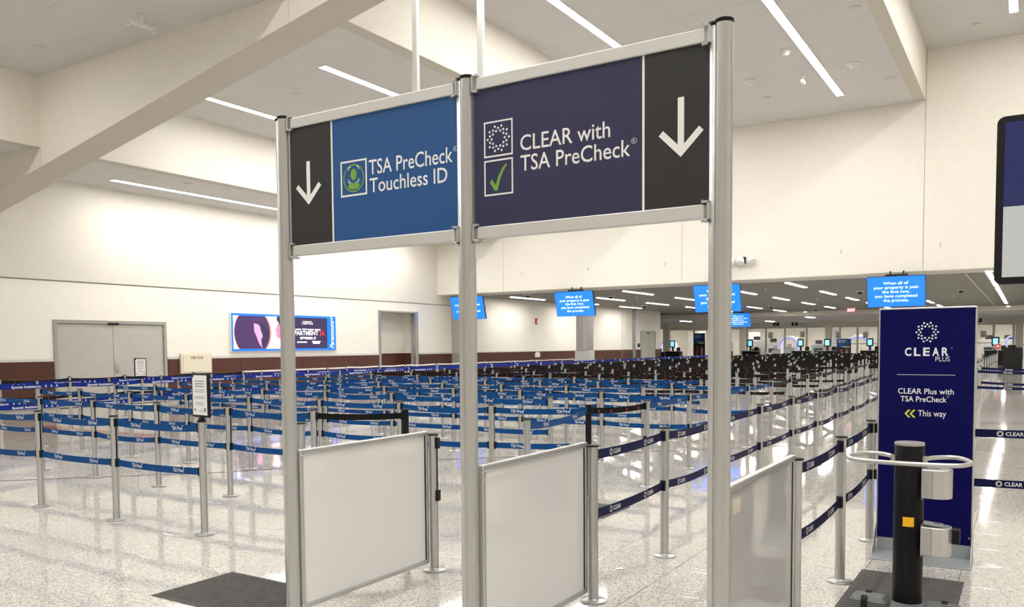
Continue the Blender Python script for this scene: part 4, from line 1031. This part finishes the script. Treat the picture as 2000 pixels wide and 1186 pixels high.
# ------------------------------------------------------------------ hanging signs
t = empty('hanging_sign', (-6.64, 9.0, 0), 0, 'grey ceiling sign on two silver poles, hidden behind the overhead lane sign', 'sign')
for x in (-.52, .55): mb = MB(); mb.cbox(x - .045, x + .045, -.03, .03, 3.9, ZC[2], ALU, .008); mb.build('pole', t)
mb = MB(); mb.cbox(-.75, .8, -.04, .04, 3.25, 3.95, GREYP, .02); mb.build('panel', t)
t = empty('hanging_display', (.16, 7.0, 2.07), 0, 'black framed display, navy above pale grey, cut by the right edge', 'display')
mb = MB(); pr = []
for cx, cz, a0 in ((.335, .06, -90), (.335, 1.16, 0), (-.335, 1.16, 90), (-.335, .06, 180)):
    for i in range(5): a = math.radians(a0 + i * 22.5); pr.append((cx + .05 * math.cos(a), cz + .05 * math.sin(a)))
mb.prism(pr, -.03, .05, BLACK, 'y'); mb.build('frame', t)
mb = MB(); mb.box(-.335, .335, -.033, -.029, .565, 1.165, SHADE); mb.build('upper_panel', t); mb = MB(); mb.box(-.335, .335, -.033, -.029, .06, .565, LIGHTP); mb.build('lower_panel', t)
mb = MB(); mb.cbox(.30, .36, .05, .10, 1.0, ZC[3] - 2.07, ALU, .008); mb.build('pole', t)

# ------------------------------------------------------------------ checkpoint front, far away
def num_sign(x, ch):
    t = empty('number_sign', (x, 82, 3.42), 0, 'black sign with a white number %s over the far lanes' % dict(zip('764', ('seven', 'six', 'four')))[ch], 'sign', None)
    mb = MB(); mb.cbox(-.28, .28, 0, .05, 0, .50, BLACK, .01); mb.build('plate', t); mb = MB(); textc(mb, ch, 0, .08, .30, -.002, WHITE, 1.1, .03); mb.build('lettering', t)
    mb = MB(); mb.tube([(-.2, .03, .45), (-.2, .03, .36)], .01, BLACK, 6); mb.build('hanger', t)
num_sign(-20.94, '7'); num_sign(-19.19, '6'); num_sign(-3.75, '4')
def kiosk(x, y, label, dark=True):
    t = empty('checkpoint_kiosk', (x, y, 0), 0, label, 'kiosk', 'kiosks at the far checkpoint')
    mb = MB(); mb.cbox(-.7, .7, 0, .7, 0, 1.06, BLACK if dark else WHITEP, .02); mb.cbox(-.75, .75, -.05, .75, 1.06, 1.10, GREYB, .01); mb.build('counter', t)
    mb = MB(); mb.cbox(-.07, .07, .1, .2, 1.1, 1.5, BLACK, .01); mb.cbox(-.25, .25, 0, .1, 1.42, 2.06, BLACK, .06); hd = mb.build('head', t)
    mb = MB(); mb.box(-.16, .16, -.004, 0, 1.52, 1.95, KIOSKS); mb.build('screen', hd)
    mb = MB(); mb.cbox(.35, .65, .1, .3, 1.1, 1.42, BLACK, .02); mb.build('monitor', t)
for x, lb in ((-27.0, 'kiosk with a lit screen at the far left end of the checkpoint'), (-20.05, 'kiosk with a lit screen right of the right sign post, below number 7'), (-15.9, 'kiosk with a lit screen right of the glowing arch below number 6'), (-13.8, 'kiosk with a lit screen left of the dark blue banner'), (-10.6, 'kiosk with a lit screen left of the navy board'), (-2.05, 'kiosk with a lit screen right of the navy board')):
    kiosk(x, 70, lb)
def arch(x, y, w, h, label):
    t = empty('scanner_arch', (x, y, 0), 0, label, 'scanner', 'white scanner arches behind the glass')
    mb = MB(); n_ = 20
    for (ra, rb, y0, y1, M) in ((1.0, .80, 0, .9, ARCHW),):
        for i in range(n_):
            a0, a1 = math.pi * i / n_, math.pi * (i + 1) / n_; zz = h - w / 2
            q = [(ra * w / 2 * math.cos(a0), zz + ra * w / 2 * math.sin(a0)), (ra * w / 2 * math.cos(a1), zz + ra * w / 2 * math.sin(a1)), (rb * w / 2 * math.cos(a1), zz + rb * w / 2 * math.sin(a1)), (rb * w / 2 * math.cos(a0), zz + rb * w / 2 * math.sin(a0))]
            mb.prism(q, y0, y1, M, 'y')
        for sx in (-1, 1): mb.box(min(sx * w / 2, sx * w / 2 * rb), max(sx * w / 2, sx * w / 2 * rb), y0, y1, 0, zz, M)
    mb.build('shell', t, 40)
    mb = MB(); ringp(mb, 0, h - w / 2, .74 * w / 2, .82 * w / 2, -.01, ARCHB, 28, 0, 180); rect(mb, .74 * w / 2, .82 * w / 2, .3, h - w / 2, -.01, ARCHB); rect(mb, -.82 * w / 2, -.74 * w / 2, .3, h - w / 2, -.01, ARCHB); mb.build('light_ring', t)
arch(-21.2, 88, 2.2, 2.5, 'white scanner arch with a blue light ring, below numbers 7 and 6'); arch(-14.4, 88, 2.6, 2.55, 'white scanner arch with a blue light ring, right of the dark blue banner')
arch(-34.6, 88, 2.0, 2.3, 'white scanner arch with a blue light ring, far left'); arch(-1.2, 88, 1.4, 2.3, 'white scanner arch with a blue light ring, right of the navy board')
def banner(x, y, w, h, label, people):
    t = empty('banner_stand', (x, y, 0), 0, label, 'banner', 'dark blue banners at the far checkpoint')
    mb = MB(); mb.cbox(-w / 2, w / 2, 0, .04, .1, h, BAND, .006); mb.cbox(-w / 2 - .02, w / 2 + .02, -.12, .16, 0, .1, GREYP, .01); mb.build('panel', t)
    mb = MB(); mb.poly([(-w / 2 + .01, -.002, h * .66), (w / 2 - .01, -.002, h * .78), (w / 2 - .01, -.002, h - .01), (-w / 2 + .01, -.002, h - .01)], BANB); mb.build('blue_field', t)
    mb = MB(); text(mb, 'TSA Pre', -w * .40, w * .06, h * .90, .10, -.004, WHITE, .02); check(mb, w * .07, h * .89, .08, .12, -.004, WHITE); rect(mb, -w * .40, w * .1, h * .86, h * .875, -.004, WHITE)
    rect(mb, -w * .2, w * .42, h * .70, h * .715, -.004, WHITE); rect(mb, -w * .05, w * .42, h * .66, h * .675, -.004, WHITE); mb.build('lettering', t)
    if people:
        mb = MB()
        for px, M in ((-.18, BANR), (.22, BANS)):
            disc(mb, px, h * .56, .055, .07, -.004, BANS, 12); mb.poly([(px - .09, -.004, h * .25), (px + .09, -.004, h * .25), (px + .12, -.004, h * .48), (px + .05, -.004, h * .53), (px - .05, -.004, h * .53), (px - .12, -.004, h * .48)], M)
        mb.build('picture', t)
banner(-23.8, 68, 1.0, 2.64, 'dark blue banner with figures at the left side of the right sign post', True); banner(-12.18, 68, 1.06, 2.03, 'dark blue banner between two kiosks left of the navy board', True)
t = empty('exit_sign', (-9.95, 58, 3.72), 0, 'lit red exit sign hung under the slatted ceiling', 'exit sign')
mb = MB(); mb.cbox(-.27, .27, 0, .06, 0, .27, REDM, .01); mb.cbox(-.33, .33, .0, .08, .27, .32, WHITEP, .01); mb.build('housing', t)
mb = MB(); mb.box(-.25, .25, -.004, 0, .015, .255, EXITM); f_ = mb.build('face', t); mb = MB(); textc(mb, 'EXIT', 0, .06, .15, -.006, ADT, 1.0, .03); mb.build('lettering', f_)
# podium, round sign and white post right of the board
t = empty('black_podium', (-.72, 56.2, 0), 0, 'black podium beyond the belts right of the navy board', 'podium')
mb = MB(); mb.cbox(-.52, .44, 0, .6, .06, 1.36, BLACK, .02); mb.cbox(-.45, .4, .05, .55, 0, .06, BLACK, .01); mb.build('body', t); mb = MB(); mb.cbox(-.30, .10, .1, .45, 1.36, 1.5, BLACKG, .04); mb.build('device', t)
mb = MB(); mb.cbox(.46, .60, .1, .25, 0, 1.40, WHITEP, .02); t2 = mb.build('white_stand', None, None, (-.72, 56.2, 0)); tag(t2, 'slim white stand at the right side of the black podium', 'stand')
t = empty('round_sign', (-1.50, 55.4, 0), 0, 'round red and white sign on a thin post left of the black podium', 'sign')
mb = MB(); mb.lathe(0, 0.03, [(.12, 0), (.12, .02), (.02, .03), (.02, 1.25)], STEEL, 12); mb.build('post', t, 40)
mb = MB(); mb.prism([(.19 * math.cos(2 * math.pi * i / 20), 1.42 + .19 * math.sin(2 * math.pi * i / 20)) for i in range(20)], -.01, .02, REDM, 'y'); p_ = mb.build('disc', t)
mb = MB(); ringp(mb, 0, 1.42, .155, .175, -.012, WHITE, 20); mb.poly([(0, -.012, 1.53), (-.09, -.012, 1.38), (.09, -.012, 1.38)], WHITE); mb.build('symbol', p_)
# equipment behind and before the glass
rng = random.Random(11)
for i, (x, y, w, h, M) in enumerate(((-25.3, 72, .9, 1.3, ALUF), (-18.2, 71, .6, 1.35, WHITEP), (-17.2, 71.5, .7, 1.5, WHITEP), (-12.9, 71, .5, 1.2, GREYP), (-9.3, 71, .8, 1.4, BLACK), (-4.6, 71, .9, 1.3, BLACK), (-22.6, 71.5, .9, 1.25, BLACK), (-28.8, 71, 1.2, 1.2, BLACK), (.9, 71, 1.0, 1.25, BLACK))):
    t = empty('checkpoint_desk', (x, y, 0), 0, 'desk at the far checkpoint, %s from the left' % ORD[i + 1], 'desk', 'desks at the far checkpoint')
    mb = MB(); mb.cbox(-w / 2, w / 2, 0, .6, 0, h - .2, M, .02); mb.build('body', t); mb = MB(); mb.cbox(-w / 2 - .04, w / 2 + .04, -.04, .64, h - .2, h - .16, GREYB, .01); mb.build('top', t)
    mb = MB(); mb.cbox(-w * .25, w * .25, .2, .26, h - .16, h + .16, PAPER if i in (1, 2, 3) else BLACK, .01); mb.build('monitor', t)
for i, (x, z, M) in enumerate(((-22.0, 2.55, PAPER), (-15.55, 2.5, PAPER), (-13.1, 2.45, PAPER), (-3.4, 2.4, PAPER), (-26.6, 2.4, PAPER), (-18.9, 2.6, PAPER))):
    t = empty('glass_notice', (x, 84.0, z), 0, 'white notice on the far glazing, %s from the left' % ORD[[2, 4, 5, 6, 1, 3][i]], 'notice', 'notices on the far glazing')
    mb = MB(); mb.cbox(-.24, .24, 0, .02, -.3, .3, M, .005); mb.build('sheet', t); mb = MB(); ringp(mb, 0, .05, .09, .12, -.003, REDM if i in (0, 5) else TXTGREY, 16); rect(mb, -.15, .15, -.2, -.15, -.003, TXTGREY); mb.build('printing', t)
for i, x in enumerate((-29, -25.2, -23.2, -18.8, -16.4, -11.2, -3.2, -1.6, .1)):
    t = empty('baggage_lane', (x, 90 + rng.uniform(-1, 2), 0), 0, 'screening machine behind the far glazing, %s from the left' % ORD[i + 1], 'machine', 'screening machines behind the far glazing')
    h = rng.uniform(1.5, 2.2); mb = MB(); mb.cbox(-.7, .7, 0, 2.0, .5, h, rng.choice((ALUF, GREYB, WHITEP)), .05); mb.cbox(-.6, .6, .1, 1.9, 0, .5, GREYP, .02); mb.build('body', t)
    mb = MB(); mb.cbox(-.45, .45, -.03, .01, .75, 1.2, BLACK, .02); mb.build('tunnel', t); mb = MB(); mb.cbox(-.35, .35, .2, .28, h, h + .4, BLACK, .02); mb.build('monitor', t)
for i in range(7):
    x = -33 + i * 5.2; t = empty('pendant_wire', (x, 62.6, 0), 0, 'thin rod from the far ceiling, %s from the left' % ORD[i + 1], 'rod', 'thin rods at the far ceiling'); mb = MB(); mb.tube([(0, 0, 3.3), (0, 0, 3.76)], .012, WHITEP, 6); mb.build('rod', t); mb = MB(); mb.cbox(-.05, .05, -.05, .05, 3.26, 3.3, GREYP, .01); mb.build('fitting', t)
